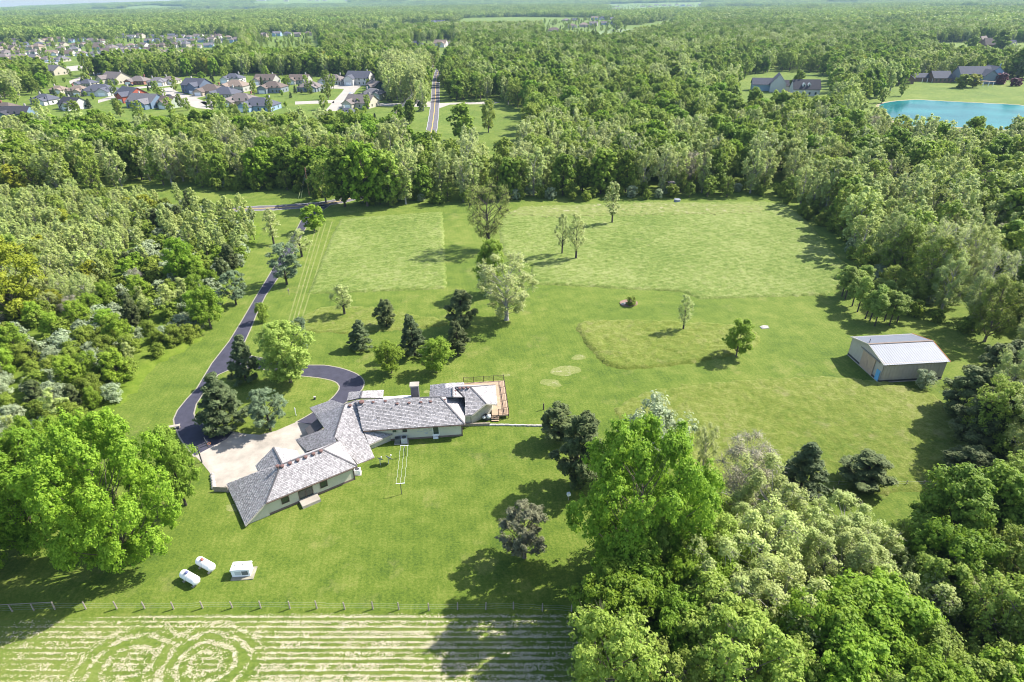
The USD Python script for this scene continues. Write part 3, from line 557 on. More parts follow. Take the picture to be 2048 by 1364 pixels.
for k in range(6): c = p + (q - p) * (k + .5) / 6; obj('plank', MB().box(c + [0, .05, .38], (np.linalg.norm(q - p) / 6 - .02, .09, .9 + .03 * (k % 3)), 0), 'old_wood', rw)
ob = thing('boulder_row', 'row of pale boulders along the left edge of the parking apron', 'stones', (0, 0, 0))
for k in range(6):
    s_ = trimesh.creation.icosphere(1, .3 + .08 * rs.random()); s_.vertices *= 1 + (meshkit.noise(s_.vertices * 4 + k * 7, 1)[:, None] - .5) * .5; c = G(424.5 + k * .7, 951 + k * 5.0); obj('boulder', MB().tm(s_.apply_translation(c + [0, 0, .12])), 'stone', ob, True)
# ------------------------------------------------------------------ metal barn
bn = thing('metal_barn', 'tan metal barn with pale ribbed roof standing against the wood on the right', 'barn')
q0, q1 = G(1757, 765), G(1881.5, 758); q2 = G(1693.3, 709.2); bx = q1 - q0; Lb_ = np.linalg.norm(bx); bx /= Lb_; by = np.array([-bx[1], bx[0], 0.]); Wb = (q2 - q0) @ by
Z_ = np.array([0, 0, 1.]); HB, RB = 3.85, 5.05
P3 = lambda s, t, z: q0 + bx * s + by * t + Z_ * z
prof = [(0, 0), (Wb, 0), (Wb, HB), (Wb / 2, RB - .06), (0, HB)]
def plate(mb, pts, n, th):
    pts = np.asarray(pts, float); k = len(pts); v = np.vstack([pts, pts - np.asarray(n) * th])
    mb.add(v, np.array([[0, j, j + 1] for j in range(1, k - 1)] + [[k, k + j + 1, k + j] for j in range(1, k - 1)])); return mb.add(v, [[j, j + k, (j + 1) % k + k, (j + 1) % k] for j in range(k)])
def ribs(o, along, up, n, L, Hh, step, m, name):              # ribbed sheet: each rib a shallow raised strip
    mb = MB(); k = step / 2
    while k < L - .05: mb.bar(o + along * k + n * .01, o + along * k + up * Hh + n * .01, .06, .025); k += step
    return obj(name, mb, m, bn, kind='stuff')
for t, nn in ((0, -by), (Wb, by)): obj('wall', plate(MB(), [P3(0, t, .45), P3(Lb_, t, .45), P3(Lb_, t, HB), P3(0, t, HB)], nn, .1), 'barn_wall', bn)
for s, nn in ((0, -bx), (Lb_, bx)): obj('wall', plate(MB(), [P3(s, t, max(z, .45)) for t, z in prof], nn, .1), 'barn_wall', bn)
obj('base_board', MB().bar(P3(0, 0, .2), P3(Lb_, 0, .2), .12, .5).bar(P3(0, 0, .2), P3(0, Wb, .2), .12, .5).bar(P3(Lb_, 0, .2), P3(Lb_, Wb, .2), .12, .5).bar(P3(0, Wb, .2), P3(Lb_, Wb, .2), .12, .5), 'barn_base', bn)
obj('footing', MB().bar(P3(0, -.06, .02), P3(Lb_, -.06, .02), .2, .2).bar(P3(-.06, 0, .02), P3(-.06, Wb, .02), .2, .2), 'concrete', bn)
ribs(P3(0, -.01, .46), bx, Z_, -by, Lb_, HB - .5, .6, 'barn_wall', 'wall_rib')
up1 = P3(0, Wb / 2, RB) - P3(0, -.3, HB - .1); u1 = np.linalg.norm(up1); up1 /= u1; n1 = np.cross(bx, up1)
up2 = P3(0, Wb / 2, RB) - P3(0, Wb + .3, HB - .1); up2 /= np.linalg.norm(up2); n2 = np.cross(up2, bx)
for o, up, n in ((P3(-.3, -.3, HB - .1), up1, n1), (P3(-.3, Wb + .3, HB - .1), up2, n2)):
    obj('roof', plate(MB(), [o, o + bx * (Lb_ + .6), o + bx * (Lb_ + .6) + up * u1, o + up * u1], n, .06), 'barn_roof', bn)
    ribs(o, bx, up, n, Lb_ + .6, u1, .45, 'barn_roof', 'roof_rib')
obj('ridge_cap', MB().bar(P3(-.3, Wb / 2, RB + .04), P3(Lb_ + .3, Wb / 2, RB + .04), .35, .08), 'roof_tan', bn)
obj('rake_trim', MB().bar(P3(-.32, -.3, HB - .1), P3(-.32, Wb / 2, RB), .06, .16).bar(P3(-.32, Wb + .3, HB - .1), P3(-.32, Wb / 2, RB), .06, .16), 'wall_cream', bn)
obj('rake_trim', MB().bar(P3(Lb_ + .32, -.3, HB - .1), P3(Lb_ + .32, Wb / 2, RB), .06, .12).bar(P3(Lb_ + .32, Wb + .3, HB - .1), P3(Lb_ + .32, Wb / 2, RB), .06, .12), 'rust_trim', bn)
for t in (3.05, 4.9): obj('sliding_door', MB().box(P3(-.12, t, 1.78), (.06, 1.82, 3.3), math.atan2(bx[1], bx[0])), 'barn_door', bn)
obj('door_track', MB().bar(P3(-.18, 1.0, 3.5), P3(-.18, 6.6, 3.5), .12, .2), 'old_wood', bn)
obj('door', MB().box(P3(-.09, .75, 1.1), (.07, .95, 2.05), math.atan2(bx[1], bx[0])), 'blue_paint', bn, label='bright blue side door')
obj('vent_pipe', MB().tube([P3(.6, Wb / 2 + 1, RB - .4), P3(.6, Wb / 2 + 1, RB + .5)], .06, 6), 'metal_dark', bn)
# ------------------------------------------------------------------ trees: a tapered trunk with limbs, and a crown of leaf tufts on lobes
def unit(v): return v / (np.linalg.norm(v, axis=-1, keepdims=True) + 1e-9)
PROFILE = dict(round=lambda t: np.sqrt(np.clip(1 - (2 * t - .96) ** 2, .02, 1)), ovoid=lambda t: np.clip(1 - np.abs(t - .38) / (.42 + .24 * (t > .38)), 0, 1) ** .55 * (1 - .1 * t),
               cone=lambda t: np.clip(1.02 - t, .03, 1) ** .85 * np.clip(.55 + t * 5, 0, 1), vase=lambda t: np.clip(.32 + 1.25 * t, 0, 1) * np.sqrt(np.clip(1 - ((t - .62) / .42).clip(0) ** 2, .03, 1)),
               column=lambda t: np.clip(1 - (2 * t - .85) ** 4, .08, 1) * (1 - .35 * t))
def leaves(p, nrm, size, long, rng):
    n = len(p); a = unit(np.cross(nrm, rng.normal(size=(n, 3)))); b = np.cross(nrm, a)
    s = (size * rng.uniform(.6, 1.35, n))[:, None]
    k = nrm * s * .22
    v = np.stack([p - a * s * long, p + b * s * .75 + k, p + a * s * long, p - b * s * .75 + k], 1).reshape(-1, 3)
    i = np.arange(n)[:, None] * 4
    return v, np.vstack([i + [0, 1, 2], i + [0, 2, 3]]), np.repeat(rng.random(n), 4)
def grow(seed, H=14., R=5., hb=.15, prof='round', lobes=30, lobe=.33, tufts=22, tuft=.55, nleaf=20, size=.3, long=1.0, twigs=0., fill=.45, trunk=.26, droop=0., up=.4, spike=False, lean=.03, plume=0):
    rng = np.random.default_rng(seed); P = PROFILE[prof]
    zb = H * hb; hc = H - zb
    # lobes
    t = (np.arange(lobes) + rng.random(lobes)) / lobes; t = t ** (.85 if prof == 'cone' else 1.0) * .93 + .03
    phi = np.arange(lobes) * 2.39996 + rng.normal(0, .5, lobes)
    rr = R * P(t) * np.sqrt(rng.uniform(.12, 1.0, lobes)) * (1 - lobe * .75) * rng.uniform(.85, 1.12, lobes)
    c = np.stack([np.cos(phi) * rr, np.sin(phi) * rr, zb + hc * t], 1); lr = R * lobe * rng.uniform(.7, 1.3, lobes) * (.45 + .6 * P(t) if prof != 'cone' else .16 + .95 * P(t))
    c[:, 2] = np.minimum(c[:, 2], H - lr * .7)
    bend = rng.normal(0, lean, 2) * H
    # tufts on the lobes
    d = unit(rng.normal(size=(lobes * tufts, 3)) + [0, 0, up]); li = np.repeat(np.arange(lobes), tufts)
    tp = c[li] + d * (lr[li] * rng.uniform(fill, 1.05, len(li)))[:, None] * ([1, 1, .8] if not plume else [.8, .8, plume]) * (np.array([1, 1, .8]) if spike else 1)
    dist = np.linalg.norm(tp[:, None] - c[None], axis=2) / lr[None]; dist[np.arange(len(li)), li] = 9
    ok = (dist.min(1) > .62) & (tp[:, 2] > zb * .55 + .05)
    tp, d, li = tp[ok], d[ok], li[ok]
    tr_ = tuft * rng.uniform(.6, 1.3, len(tp))
    q = unit(rng.normal(size=(len(tp) * nleaf, 3)) + [0, 0, .25]); ti = np.repeat(np.arange(len(tp)), nleaf)
    lp = tp[ti] + q * (tr_[ti] * rng.uniform(.25, 1.0, len(ti)))[:, None]
    lp[:, 2] -= droop * np.linalg.norm(lp[:, :2], axis=1)
    nr = unit(q * .7 + d[ti] * .6 + rng.normal(0, .33, q.shape) + [0, 0, .5])
    lv, lf, lrn = leaves(lp, nr, size, long, rng)
    lrn = np.clip(lrn * .7 + np.repeat(rng.random(len(tp)), nleaf * 4) * .45 - .08, 0, 1)     # whole tufts lighter or darker
    # wood
    w = MB(); r0 = trunk * H / 14.
    ax = lambda z: np.array([bend[0] * (z / H) ** 1.5, bend[1] * (z / H) ** 1.5, z])
    top = H * (.97 if prof == 'cone' else .72)
    w.tube([[0, 0, -.3], ax(.25 * H / 14), ax(zb * .6 + .2), ax(zb + hc * .25), ax((zb + top) / 2), ax(top)], [r0 * 1.5, r0 * 1.12, r0, r0 * .8, r0 * .5, r0 * .1], 7)
    for k in range(lobes):
        z0 = max(zb * .75, c[k, 2] - rr[k] * (.9 if prof != 'cone' else -.05) - .15 * hc * rng.random()); z0 = min(z0, top * .97)
        a = ax(z0); m = a * .45 + c[k] * .55 + [0, 0, -.06 * rr[k]]
        rl = r0 * (.42 if prof != 'cone' else .2) * np.clip(lr[k] / (R * .33), .5, 1.2) * (1 - .5 * z0 / H)
        w.tube([a, m, c[k]], [rl, rl * .65, rl * .3], 5 if twigs or lobes < 40 else 4)
    if twigs:
        sel = rng.random(len(tp)) < twigs
        for k in np.nonzero(sel)[0]: w.tube([c[li[k]], (c[li[k]] + tp[k]) / 2 + rng.normal(0, .08, 3), tp[k] + d[k] * tr_[k]], [r0 * .13, r0 * .08, r0 * .03], 3)
    lv[:, :2] += bend * (np.clip(lv[:, 2:] / H, 0, 1) ** 1.5)
    return w.get(), (lv, lf, lrn)
# kind: (settings, leaf material, bark, plain name, category, tone word for labels)
KINDS = {
 'maple': (dict(H=14, R=6.3, hb=.10, prof='round', lobes=40, lobe=.30, tufts=26, tuft=.62, nleaf=20, size=.27), 'leaf_maple', 'bark', 'maple_tree', 'bright yellow-green'),
 'great': (dict(H=18, R=10, hb=.08, prof='round', lobes=84, lobe=.185, tufts=44, tuft=.52, nleaf=14, size=.24, plume=1.05), 'leaf_maple', 'bark', 'maple_tree', 'bright yellow-green'),
 'pale_maple': (dict(H=10, R=4.2, hb=.12, prof='round', lobes=36, lobe=.29, tufts=24, tuft=.45, nleaf=17, size=.19), 'leaf_pale_maple', 'bark', 'maple_tree', 'pale green'),
 'oak': (dict(H=14.5, R=6.0, hb=.13, prof='ovoid', lobes=34, lobe=.33, tufts=24, tuft=.6, nleaf=18, size=.28), 'leaf_oak', 'bark_dark', 'broadleaf_tree', 'deep green'),
 'ash': (dict(H=14.5, R=5.5, hb=.13, prof='round', lobes=32, lobe=.31, tufts=22, tuft=.55, nleaf=12, size=.24, twigs=.3, plume=1.0), 'leaf_ash', 'bark', 'broadleaf_tree', 'mid green'),
 'poplar': (dict(H=15, R=4.9, hb=.10, prof='vase', lobes=40, lobe=.25, tufts=22, tuft=.5, nleaf=11, size=.19, twigs=.5, fill=.3, plume=1.2), 'leaf_poplar', 'bark_pale', 'poplar_tree', 'pale grey-green'),
 'sycamore': (dict(H=16, R=5.0, hb=.13, prof='vase', lobes=44, lobe=.23, tufts=18, tuft=.5, nleaf=8, size=.2, twigs=.9, fill=.3, plume=1.45), 'leaf_sycamore', 'bark_pale', 'young_leaf_tree', 'creamy half-leafed'),
 'bare': (dict(H=12, R=4.2, hb=.10, prof='vase', lobes=52, lobe=.26, tufts=30, tuft=.5, nleaf=4, size=.13, twigs=1., fill=.35), 'leaf_bare', 'bark_pale', 'bare_tree', 'bare grey-brown'),
 'walnut': (dict(H=16, R=6.2, hb=.22, prof='vase', lobes=40, lobe=.22, tufts=15, tuft=.6, nleaf=6, size=.2, twigs=1., fill=.4, trunk=.34, plume=1.2), 'leaf_walnut', 'bark_dark', 'open_crowned_tree', 'thin yellow-green'),
 'thin': (dict(H=9, R=2.1, hb=.22, prof='ovoid', lobes=26, lobe=.27, tufts=12, tuft=.34, nleaf=7, size=.12, twigs=1., fill=.3, trunk=.24, plume=1.7), 'leaf_sycamore', 'bark_dark', 'young_tree', 'thin pale'),
 'juniper': (dict(H=7, R=2.4, hb=.14, prof='round', lobes=44, lobe=.22, tufts=14, tuft=.26, nleaf=9, size=.11, long=2.0, up=.8, trunk=.34, twigs=.5), 'leaf_juniper', 'bark', 'juniper_tree', 'grey-brown'),
 'yellow': (dict(H=13, R=4.8, hb=.10, prof='round', lobes=34, lobe=.32, tufts=20, tuft=.6, nleaf=14, size=.26, twigs=.2), 'leaf_yellow', 'bark', 'broadleaf_tree', 'yellowish'),
 'cedar': (dict(H=7, R=2.3, hb=.07, prof='ovoid', lobes=60, lobe=.21, tufts=14, tuft=.24, nleaf=13, size=.12, long=2.0, up=.8, trunk=.34), 'leaf_cedar', 'bark_dark', 'cedar_tree', 'dark green'),
 'spruce': (dict(H=8, R=2.7, hb=.03, prof='cone', lobes=70, lobe=.20, tufts=13, tuft=.26, nleaf=14, size=.12, long=2.0, up=.0, droop=.10, spike=True, trunk=.26), 'leaf_spruce', 'bark_dark', 'spruce_tree', 'dark blue-green'),
 'pine': (dict(H=10, R=3.4, hb=.16, prof='round', lobes=34, lobe=.26, tufts=16, tuft=.34, nleaf=14, size=.13, long=2.0, up=.9, spike=True, twigs=.3), 'leaf_pine', 'bark_dark', 'pine_tree', 'blue-grey'),
 'olive': (dict(H=4, R=2.6, hb=.02, prof='round', lobes=22, lobe=.36, tufts=18, tuft=.36, nleaf=12, size=.14, long=1.3, up=.7, trunk=.2), 'leaf_olive', 'bark', 'silvery_shrub', 'silvery'),
 'shrub': (dict(H=4.6, R=2.4, hb=.02, prof='round', lobes=22, lobe=.36, tufts=18, tuft=.4, nleaf=13, size=.17, up=.6, trunk=.2), 'leaf_shrub', 'bark', 'green_shrub', 'leafy green'),
 'sapling': (dict(H=8, R=2.3, hb=.26, prof='ovoid', lobes=22, lobe=.30, tufts=15, tuft=.32, nleaf=10, size=.14, twigs=.6, fill=.3, trunk=.22), 'leaf_poplar', 'bark_dark', 'young_tree', 'slender pale'),
 'grove': (dict(H=8, R=2.0, hb=.34, prof='ovoid', lobes=18, lobe=.36, tufts=16, tuft=.38, nleaf=12, size=.17, twigs=.3, trunk=.2), 'leaf_pale_maple', 'bark_dark', 'young_tree', 'slim green'),
 'garden': (dict(H=7, R=2.7, hb=.16, prof='round', lobes=26, lobe=.33, tufts=20, tuft=.36, nleaf=15, size=.16, trunk=.25), 'leaf_garden', 'bark', 'young_maple_tree', 'young bright green'),
 'purple': (dict(H=4, R=2.6, hb=.02, prof='round', lobes=20, lobe=.36, tufts=16, tuft=.4, nleaf=10, size=.2), 'leaf_purple', 'bark', 'purple_shrub', 'dark purple'),
}
LOD = {0: (1.0, 1.05, 2.0, .60), 1: (.85, .7, .75, 1.4), 2: (.7, .45, .55, 2.4)}        # lobes, tufts, leaves, leaf size
DIM, PROTO = {}, {}
stage.CreateClassPrim('/World/tree_kinds')
def proto(kind, lod, var):
    """a class prim with trunk and crown, made when first asked for"""
    key = (kind, lod, var)
    if key in PROTO: return PROTO[key]
    s = dict(KINDS[kind][0]); a, b, c, e = LOD[lod]
    s['lobes'] = max(10, int(s['lobes'] * a)); s['tufts'] = max(5, int(s['tufts'] * b)); s['nleaf'] = max(4 if kind != 'bare' else 2, int(s['nleaf'] * c)); s['size'] *= e
    if lod: s['twigs'] = s.get('twigs', 0) * (.6 if lod == 1 else 0)
    wood, (lv, lf, rn) = grow(hash_(kind) * 31 + var * 7 + 3, **s)
    p = f'/World/tree_kinds/{kind}_{"abc"[lod]}{"abcdef"[var]}'; stage.CreateClassPrim(p)
    usdkit.mesh(stage, p + '/trunk', wood, MAT[KINDS[kind][2]], True)
    rnd(usdkit.mesh(stage, p + '/crown', (lv, lf), MAT[KINDS[kind][1]]), rn)
    PROTO[key] = p; DIM[kind] = (s['H'], s['R']); return p
def hash_(s): return sum((i + 1) * ord(ch) for i, ch in enumerate(s))
TREES = []                                                   # everything that grows: dict(kind, p, sx, sz, rot, ...)
RT = np.random.default_rng(11)
def plant(kind, p, h=None, w=None, **kw):
    H, R = KINDS[kind][0]['H'], KINDS[kind][0]['R']
    sz = (h or H * RT.uniform(.85, 1.15)) / H; sx = (w / 2 / R) if w else sz * RT.uniform(.88, 1.12)
    p = np.array([p[0], p[1], float(terrain(p[0], p[1]))])
    TREES.append(dict(kind=kind, p=p, sx=sx, sz=sz, rot=RT.uniform(0, 6.283), var=int(RT.integers(0, 3)), **kw))
def yard(kind, bx_, by_, top, wpx, label, group=None, **kw):
    p = G(bx_, by_); h = height_to(p, top) ; plant(kind, p, h * 1.0, wpx * (1.28 if kind in ('cedar', 'spruce') else 1.0 if kind == 'great' else 1.12) / ppm(p + [0, 0, h / 2]), label=label, group=group, solo=True, **kw)
yard('thin', 689.5, 630, 568, 56, 'slender pale young tree alone in the unmown strip below the rectangular hay meadow')
yard('cedar', 773, 655, 600, 43, 'egg-shaped dark cedar on the lawn, nearest to the rectangular hay meadow')
yard('spruce', 720, 697, 641, 52, 'small dark spruce on the lawn left of the big spruce')
yard('spruce', 830, 710, 627, 62, 'broad dark spruce behind the two young maples')
yard('cedar', 916.5, 710, 644, 43, 'upright dark cedar with bare stem right of the two young maples')
yard('cedar', 924, 658, 582, 60, 'bushy dark cedar at the left foot of the large cream-leafed tree')
yard('sycamore', 1013, 640, 518, 134, 'large cream-leafed spreading tree in the middle of the lawn')
yard('oak', 985, 588, 480, 72, 'dense deep green tree just behind the large cream-leafed tree')
yard('walnut', 977, 498, 370, 112, 'tall thin-leafed tree with spreading visible limbs between the two hay meadows')
yard('thin', 1124, 508.5, 425, 36, 'narrower left tree of the pale pair in the large hay meadow')
yard('thin', 1152, 518.5, 428, 50, 'wider right tree of the pale pair in the large hay meadow')
yard('thin', 1224, 447, 363, 40, 'pale narrow tree alone near the far edge of the large hay meadow')
yard('thin', 1366, 662, 591, 42, 'thin almost leafless young tree standing in the oval island of unmown grass')
yard('garden', 1472, 713, 640, 58, 'bright pointed young tree at the right end of the oval island of grass', sharp=True)
yard('pale_maple', 581, 764, 647, 118, 'large pale green maple inside the driveway loop')
yard('pine', 606, 715, 638, 56, 'grey-green pine partly hidden behind the maple of the driveway loop')
yard('spruce', 492, 760, 668, 64, 'dark spruce left of the maple inside the driveway loop')
yard('spruce', 452, 856, 750, 98, 'broad dark green spruce at the left end of the driveway loop')
yard('pine', 541, 860, 779, 78, 'blue-grey pine beside the concrete parking apron')
yard('garden', 783, 746, 684, 56, 'left one of two bright young maples behind the house')
yard('garden', 872, 744, 679, 62, 'right one of two bright young maples behind the house')
yard('pine', 574, 569, 486, 68, 'white pine with flat layers leaning over the upper driveway')
yard('thin', 548, 488, 420, 46, 'pale young tree left of the upper driveway')
yard('thin', 604, 513, 459, 52, 'pale young tree right of the driveway, above the white pine')
yard('garden', 629, 462, 411, 46, 'pale green round young tree at the road end of the driveway')
yard('shrub', 528, 643, 606, 28, 'small green bush-like tree right of the driveway bend')
yard('garden', 422, 656, 577, 66, 'bright green round tree at the edge of the scrub left of the driveway')
yard('pine', 473, 610, 543, 54, 'blue-grey pine at the edge of the scrub left of the driveway')
yard('maple', 371, 566, 478, 58, 'dense bright column-like tree rising out of the scrub')
yard('cedar', 1117, 881, 812, 72, 'round flat-topped dark cedar at the end of the stone edging')
yard('cedar', 1158, 975, 829, 98, 'tall black-green cedar between the lawn and the largest maple')
yard('olive', 1298, 935, 814, 138, 'large grey-green willow-like tree behind the largest maple')
yard('great', 1258, 1160, 868, 318, 'largest maple, dense and bright, in the foreground right of the lawn', big=True)
yard('sycamore', 1403, 948, 853, 54, 'small white-leafed tree behind the right side of the largest maple')
yard('bare', 1476, 1018, 878, 126, 'bare grey-brown tree with tangled twigs beside the fallen branches')
yard('spruce', 1597, 990, 879, 100, 'dark dense spruce at the lower edge of the yellowish meadow')
yard('cedar', 1725, 974, 911, 94, 'low flat-topped dark cedar standing by the short fence')
yard('cedar', 1922, 965, 896, 92, 'dark bushy cedar at the right end of the short fence')
yard('juniper', 1049, 1115, 1012, 98, 'grey-green juniper at the left foot of the largest maple')
yard('olive', 1846, 774, 744, 40, 'silvery shrub in front of the barn wall')
yard('great', 258, 1118, 848, 290, 'large bright yellow-green maple in the left foreground, next to the gas tanks', big=True)
yard('great', 62, 1095, 890, 240, 'large yellow-green maple at the left edge of the picture', big=True)
yard('great', 130, 1020, 852, 200, 'yellow-green maple standing behind the two large left foreground maples', big=True)
yard('oak', 372, 1010, 855, 90, 'green tree at the right flank of the left foreground maples, near the parking apron')
yard('great', -70, 1160, 940, 260, 'yellow-green maple cut off by the left picture edge')
yard('shrub', 1262, 610, 594, 22, 'blue-green shrub growing in the round mulch bed')
GRV = [(590, 1005, 775), (615, 1030, 770), (672, 1085, 860), (715, 1130, 850), (778, 1185, 960), (815, 1200, 920), (852, 1245, 990), (930, 1205, 960), (968, 1240, 985), (1030, 1215, 1000), (745, 960, 760), (880, 1010, 870), (700, 990, 800), (1060, 1130, 950), (930, 1080, 880)]
for k, (x_, y_, t_) in enumerate(GRV): yard('grove', 1536 + x_ / 4, 341 + y_ / 4, 341 + t_ / 4, 40, f'{ordinal(sorted(GRV).index((x_, y_, t_)))} slim bare-stemmed tree from the left in the little grove behind the barn', 'young trees of the grove behind the barn')
for k, (x_, y_, t_, w_, kd, lb) in enumerate([(604, 186, 178, 7, 'spruce', 'leftmost of three small conifers on the lawn inside the suburban road bend'), (623, 187, 178, 8, 'spruce', 'middle one of three small conifers on the lawn inside the suburban road bend'), (645, 185.5, 177, 8, 'spruce', 'rightmost of three small conifers on the lawn inside the suburban road bend'),
    (922, 282, 208, 64, 'oak', 'dark green tree on the lawn right of the straight road'), (977, 265, 200, 34, 'ash', 'slender tree on the lawn right of the straight road, farther right'), (800, 256, 210, 34, 'oak', 'dense dark round tree left of the straight road, in front'), (820, 248, 200, 34, 'oak', 'dense dark round tree left of the straight road, behind'),
    (1763, 206, 178, 22, 'ash', 'small tree leaning at the left tip of the pond'), (1802, 192, 158, 18, 'ash', 'small tree on the lawn above the left end of the pond'), (1780, 182, 122, 34, 'poplar', 'tall feathery tree left of the breezeway house'), (1745, 180, 140, 18, 'spruce', 'slim conifer left of the breezeway house'),
    (1940, 102, 72, 28, 'oak', 'dark round tree on the upper lawn, left one of two'), (1997, 104, 60, 40, 'oak', 'dark round tree on the upper lawn, right one of two'), (1922, 176, 150, 28, 'shrub', 'dark green shrub before the large gabled house'), (1945, 175, 149, 30, 'yellow', 'yellowish shrub before the large gabled house'), (2000, 168, 146, 30, 'purple', 'dark purple shrub right of the large gabled house'), (2030, 172, 156, 24, 'purple', 'reddish purple shrub at the right picture edge'),
    (1590, 104 + 84, 140, 30, 'oak', 'round dark tree right of the white-dormered house'), (1645, 150, 106, 26, 'oak', 'dense upright dark tree behind the white-dormered house'), (2035, 155, 92, 60, 'oak', 'large dark tree at the right picture edge above the pond'), (690, 152, 140, 14, 'spruce', 'small conifer by the white suburban house'), (405, 162, 143, 14, 'garden', 'bright round tree behind the dark blue two-storey house'), (352, 182, 152, 16, 'ash', 'slim tree beside the suburban turning circle'),
    (180, 155, 105, 26, 'ash', 'tall narrow tree beside the suburban street on the left'), (222, 147, 102, 44, 'oak', 'large leafy tree left of the treeline behind the suburban houses'), (1292, 43, 24, 20, 'oak', 'dark round tree on the far pale field'), (1233, 60, 40, 26, 'ash', 'bright round tree on the far pale field')]): yard(kd, x_, y_, t_, w_, lb)
yard('sycamore', 1905, 1300, 1165, 150, 'pale yellowish half-leafed tree in the lower right corner wood')
for k, (kd, x_, y_, t_, w_) in enumerate([('ash', 652, 404, 318, 62), ('oak', 690, 413, 296, 92), ('maple', 735, 412, 288, 96), ('ash', 782, 410, 300, 84), ('poplar', 812, 408, 305, 60)]): yard(kd, x_, y_, t_, w_, f'{ordinal(k)} tree from the left in the clump hiding the road behind the meadow', 'trees hiding the road')
for k, (x_, y_, t_, w_) in enumerate([(1918, 838, 735, 96), (1945, 902, 790, 104), (1978, 815, 690, 110), (1990, 900, 770, 120)]): yard('cedar', x_, y_, t_, w_, f'{ordinal(k)} from the left of the dark cedars along the wood edge below the barn', 'dark cedars below the barn')
# young forest and woods, sown area by area --------------------------------------------------------
def sow(poly_px, spacing, mix, tag_, hscale=(.85, 1.15), avoid=(), jit=.45, rng=None, key=None):
    rng = rng or RT; poly = poly_px if hasattr(poly_px, 'geom_type') else px_poly(poly_px); x0, y0, x1, y1 = poly.bounds
    X_, Y_ = np.meshgrid(np.arange(x0, x1, spacing), np.arange(y0, y1, spacing)); X_[::2] += spacing / 2
    q = np.c_[X_.ravel(), Y_.ravel()] + rng.uniform(-jit, jit, (X_.size, 2)) * spacing
    q = q[shapely.contains_xy(poly, q[:, 0], q[:, 1])]
    for av in avoid: q = q[~shapely.contains_xy(av, q[:, 0], q[:, 1])]
    for x_, y_ in q:
        ks = mix(x_, y_) if callable(mix) else mix
        kd = rng.choice(list(ks), p=np.array(list(ks.values())) / sum(ks.values())); plant(kd, (x_, y_), KINDS[kd][0]['H'] * rng.uniform(*hscale), area=tag_)
corr = road_l.buffer(6.5); drv = drive.buffer(3.5)
SCR = px_poly([(-300, 400), (0, 396), (250, 412), (430, 418), (500, 437), (518, 462), (505, 492), (480, 540), (452, 590), (437, 625), (405, 655), (395, 680), (350, 708), (290, 740), (255, 790), (200, 842), (178, 866), (60, 900), (0, 925), (-250, 1050)])
def scrub_mix(x, y):
    px_, py_ = pix(np.array([x, y, 0.]))
    if px_ < 330 - (py_ - 380) * .6 and py_ < 640: return dict(poplar=.5, ash=.14, sapling=.2, olive=.1, yellow=.06)
    if py_ < 520: return dict(sapling=.4, olive=.27, shrub=.27, cedar=.06)
    return dict(olive=.32, shrub=.36, cedar=.08, sapling=.1, garden=.13, bare=.01)
tall_grass('scrub_ground', SCR.difference(drv), 'far_grass', .7, 'rough green undergrowth beneath the scrub', res=1.0, seed=21)
n0 = len(TREES); sow(SCR, 3.6, scrub_mix, 'scrub', (.6, 1.05), [drv])
for t in TREES[n0:]:
    if t['kind'] in ('poplar', 'ash', 'yellow', 'bare'): t['sz'] *= .55; t['sx'] *= .6
yard('yellow', 45, 640, 478, 120, 'broad yellowish tree at the left edge of the scrub')
# right-hand foreground wood
FG = px_poly([(1200, 1500), (1195, 1330), (1165, 1235), (1180, 1200), (1240, 1215), (1330, 1150), (1420, 1105), (1475, 1100), (1560, 1105), (1700, 1125), (1790, 1130), (1860, 1110), (1905, 1060), (2000, 1040), (2150, 1000), (2400, 1020), (2400, 1560), (1210, 1560)])
def fg_mix(x, y):
    px_, py_ = pix(np.array([x, y, 0.]))
    if 1400 < px_ < 1830 and py_ < 1330: return dict(poplar=.8, ash=.2)
    if px_ >= 1800 and py_ < 1230: return dict(oak=.6, ash=.4)
    return dict(maple=.55, ash=.45) if px_ < 1500 or py_ > 1330 else dict(maple=.7, ash=.3)
n0 = len(TREES); sow(FG, 4.9, fg_mix, 'front', (.78, 1.06))
for t in TREES[n0:]:
    if t['kind'] == 'poplar': t['sz'] *= .84; t['sx'] *= 1.1
    elif pix(t['p'])[1] < 1180 and t['kind'] != 'oak': t['sz'] *= .75; t['sx'] *= .85
EDGE = [(420, 379), (640, 379), (668, 404), (690, 412), (760, 408), (860, 404), (1000, 401), (1120, 396), (1250, 391), (1400, 386), (1560, 386), (1605, 418), (1645, 468), (1695, 516), (1765, 556), (1850, 615), (1893, 680), (1912, 760), (1900, 805), (1955, 895), (1995, 945), (2300, 960)]
NEARW = px_poly([(-450, 405), (-50, 395), (200, 385), (420, 379)] + EDGE[1:] + [(2500, 900), (2500, 345), (1780, 300), (1640, 275), (1060, 290), (900, 348), (845, 345), (800, 300), (740, 288), (60, 288), (-450, 300)])
def wood_mix(x, y):
    px_, py_ = pix(np.array([x, y, 0.])); v = meshkit.noise(np.array([x / 28., y / 28., 3.]))
    a = dict(oak=.2, ash=.34, maple=.13, poplar=.18, sycamore=.11, bare=.03, walnut=.03)
    if px_ > 1560 and py_ > 380: a = dict(ash=.42, oak=.08, poplar=.30, sycamore=.05, walnut=.05, bare=.03, shrub=.07)
    if 850 < px_ < 1150: a = dict(poplar=.4, sycamore=.22, ash=.28, oak=.1)
    if v > .62: a = {k: q * (3 if k in ('poplar', 'sycamore') else 1) for k, q in a.items()}
    if v < .38: a = {k: q * (2.5 if k in ('oak', 'maple') else 1) for k, q in a.items()}
    return a
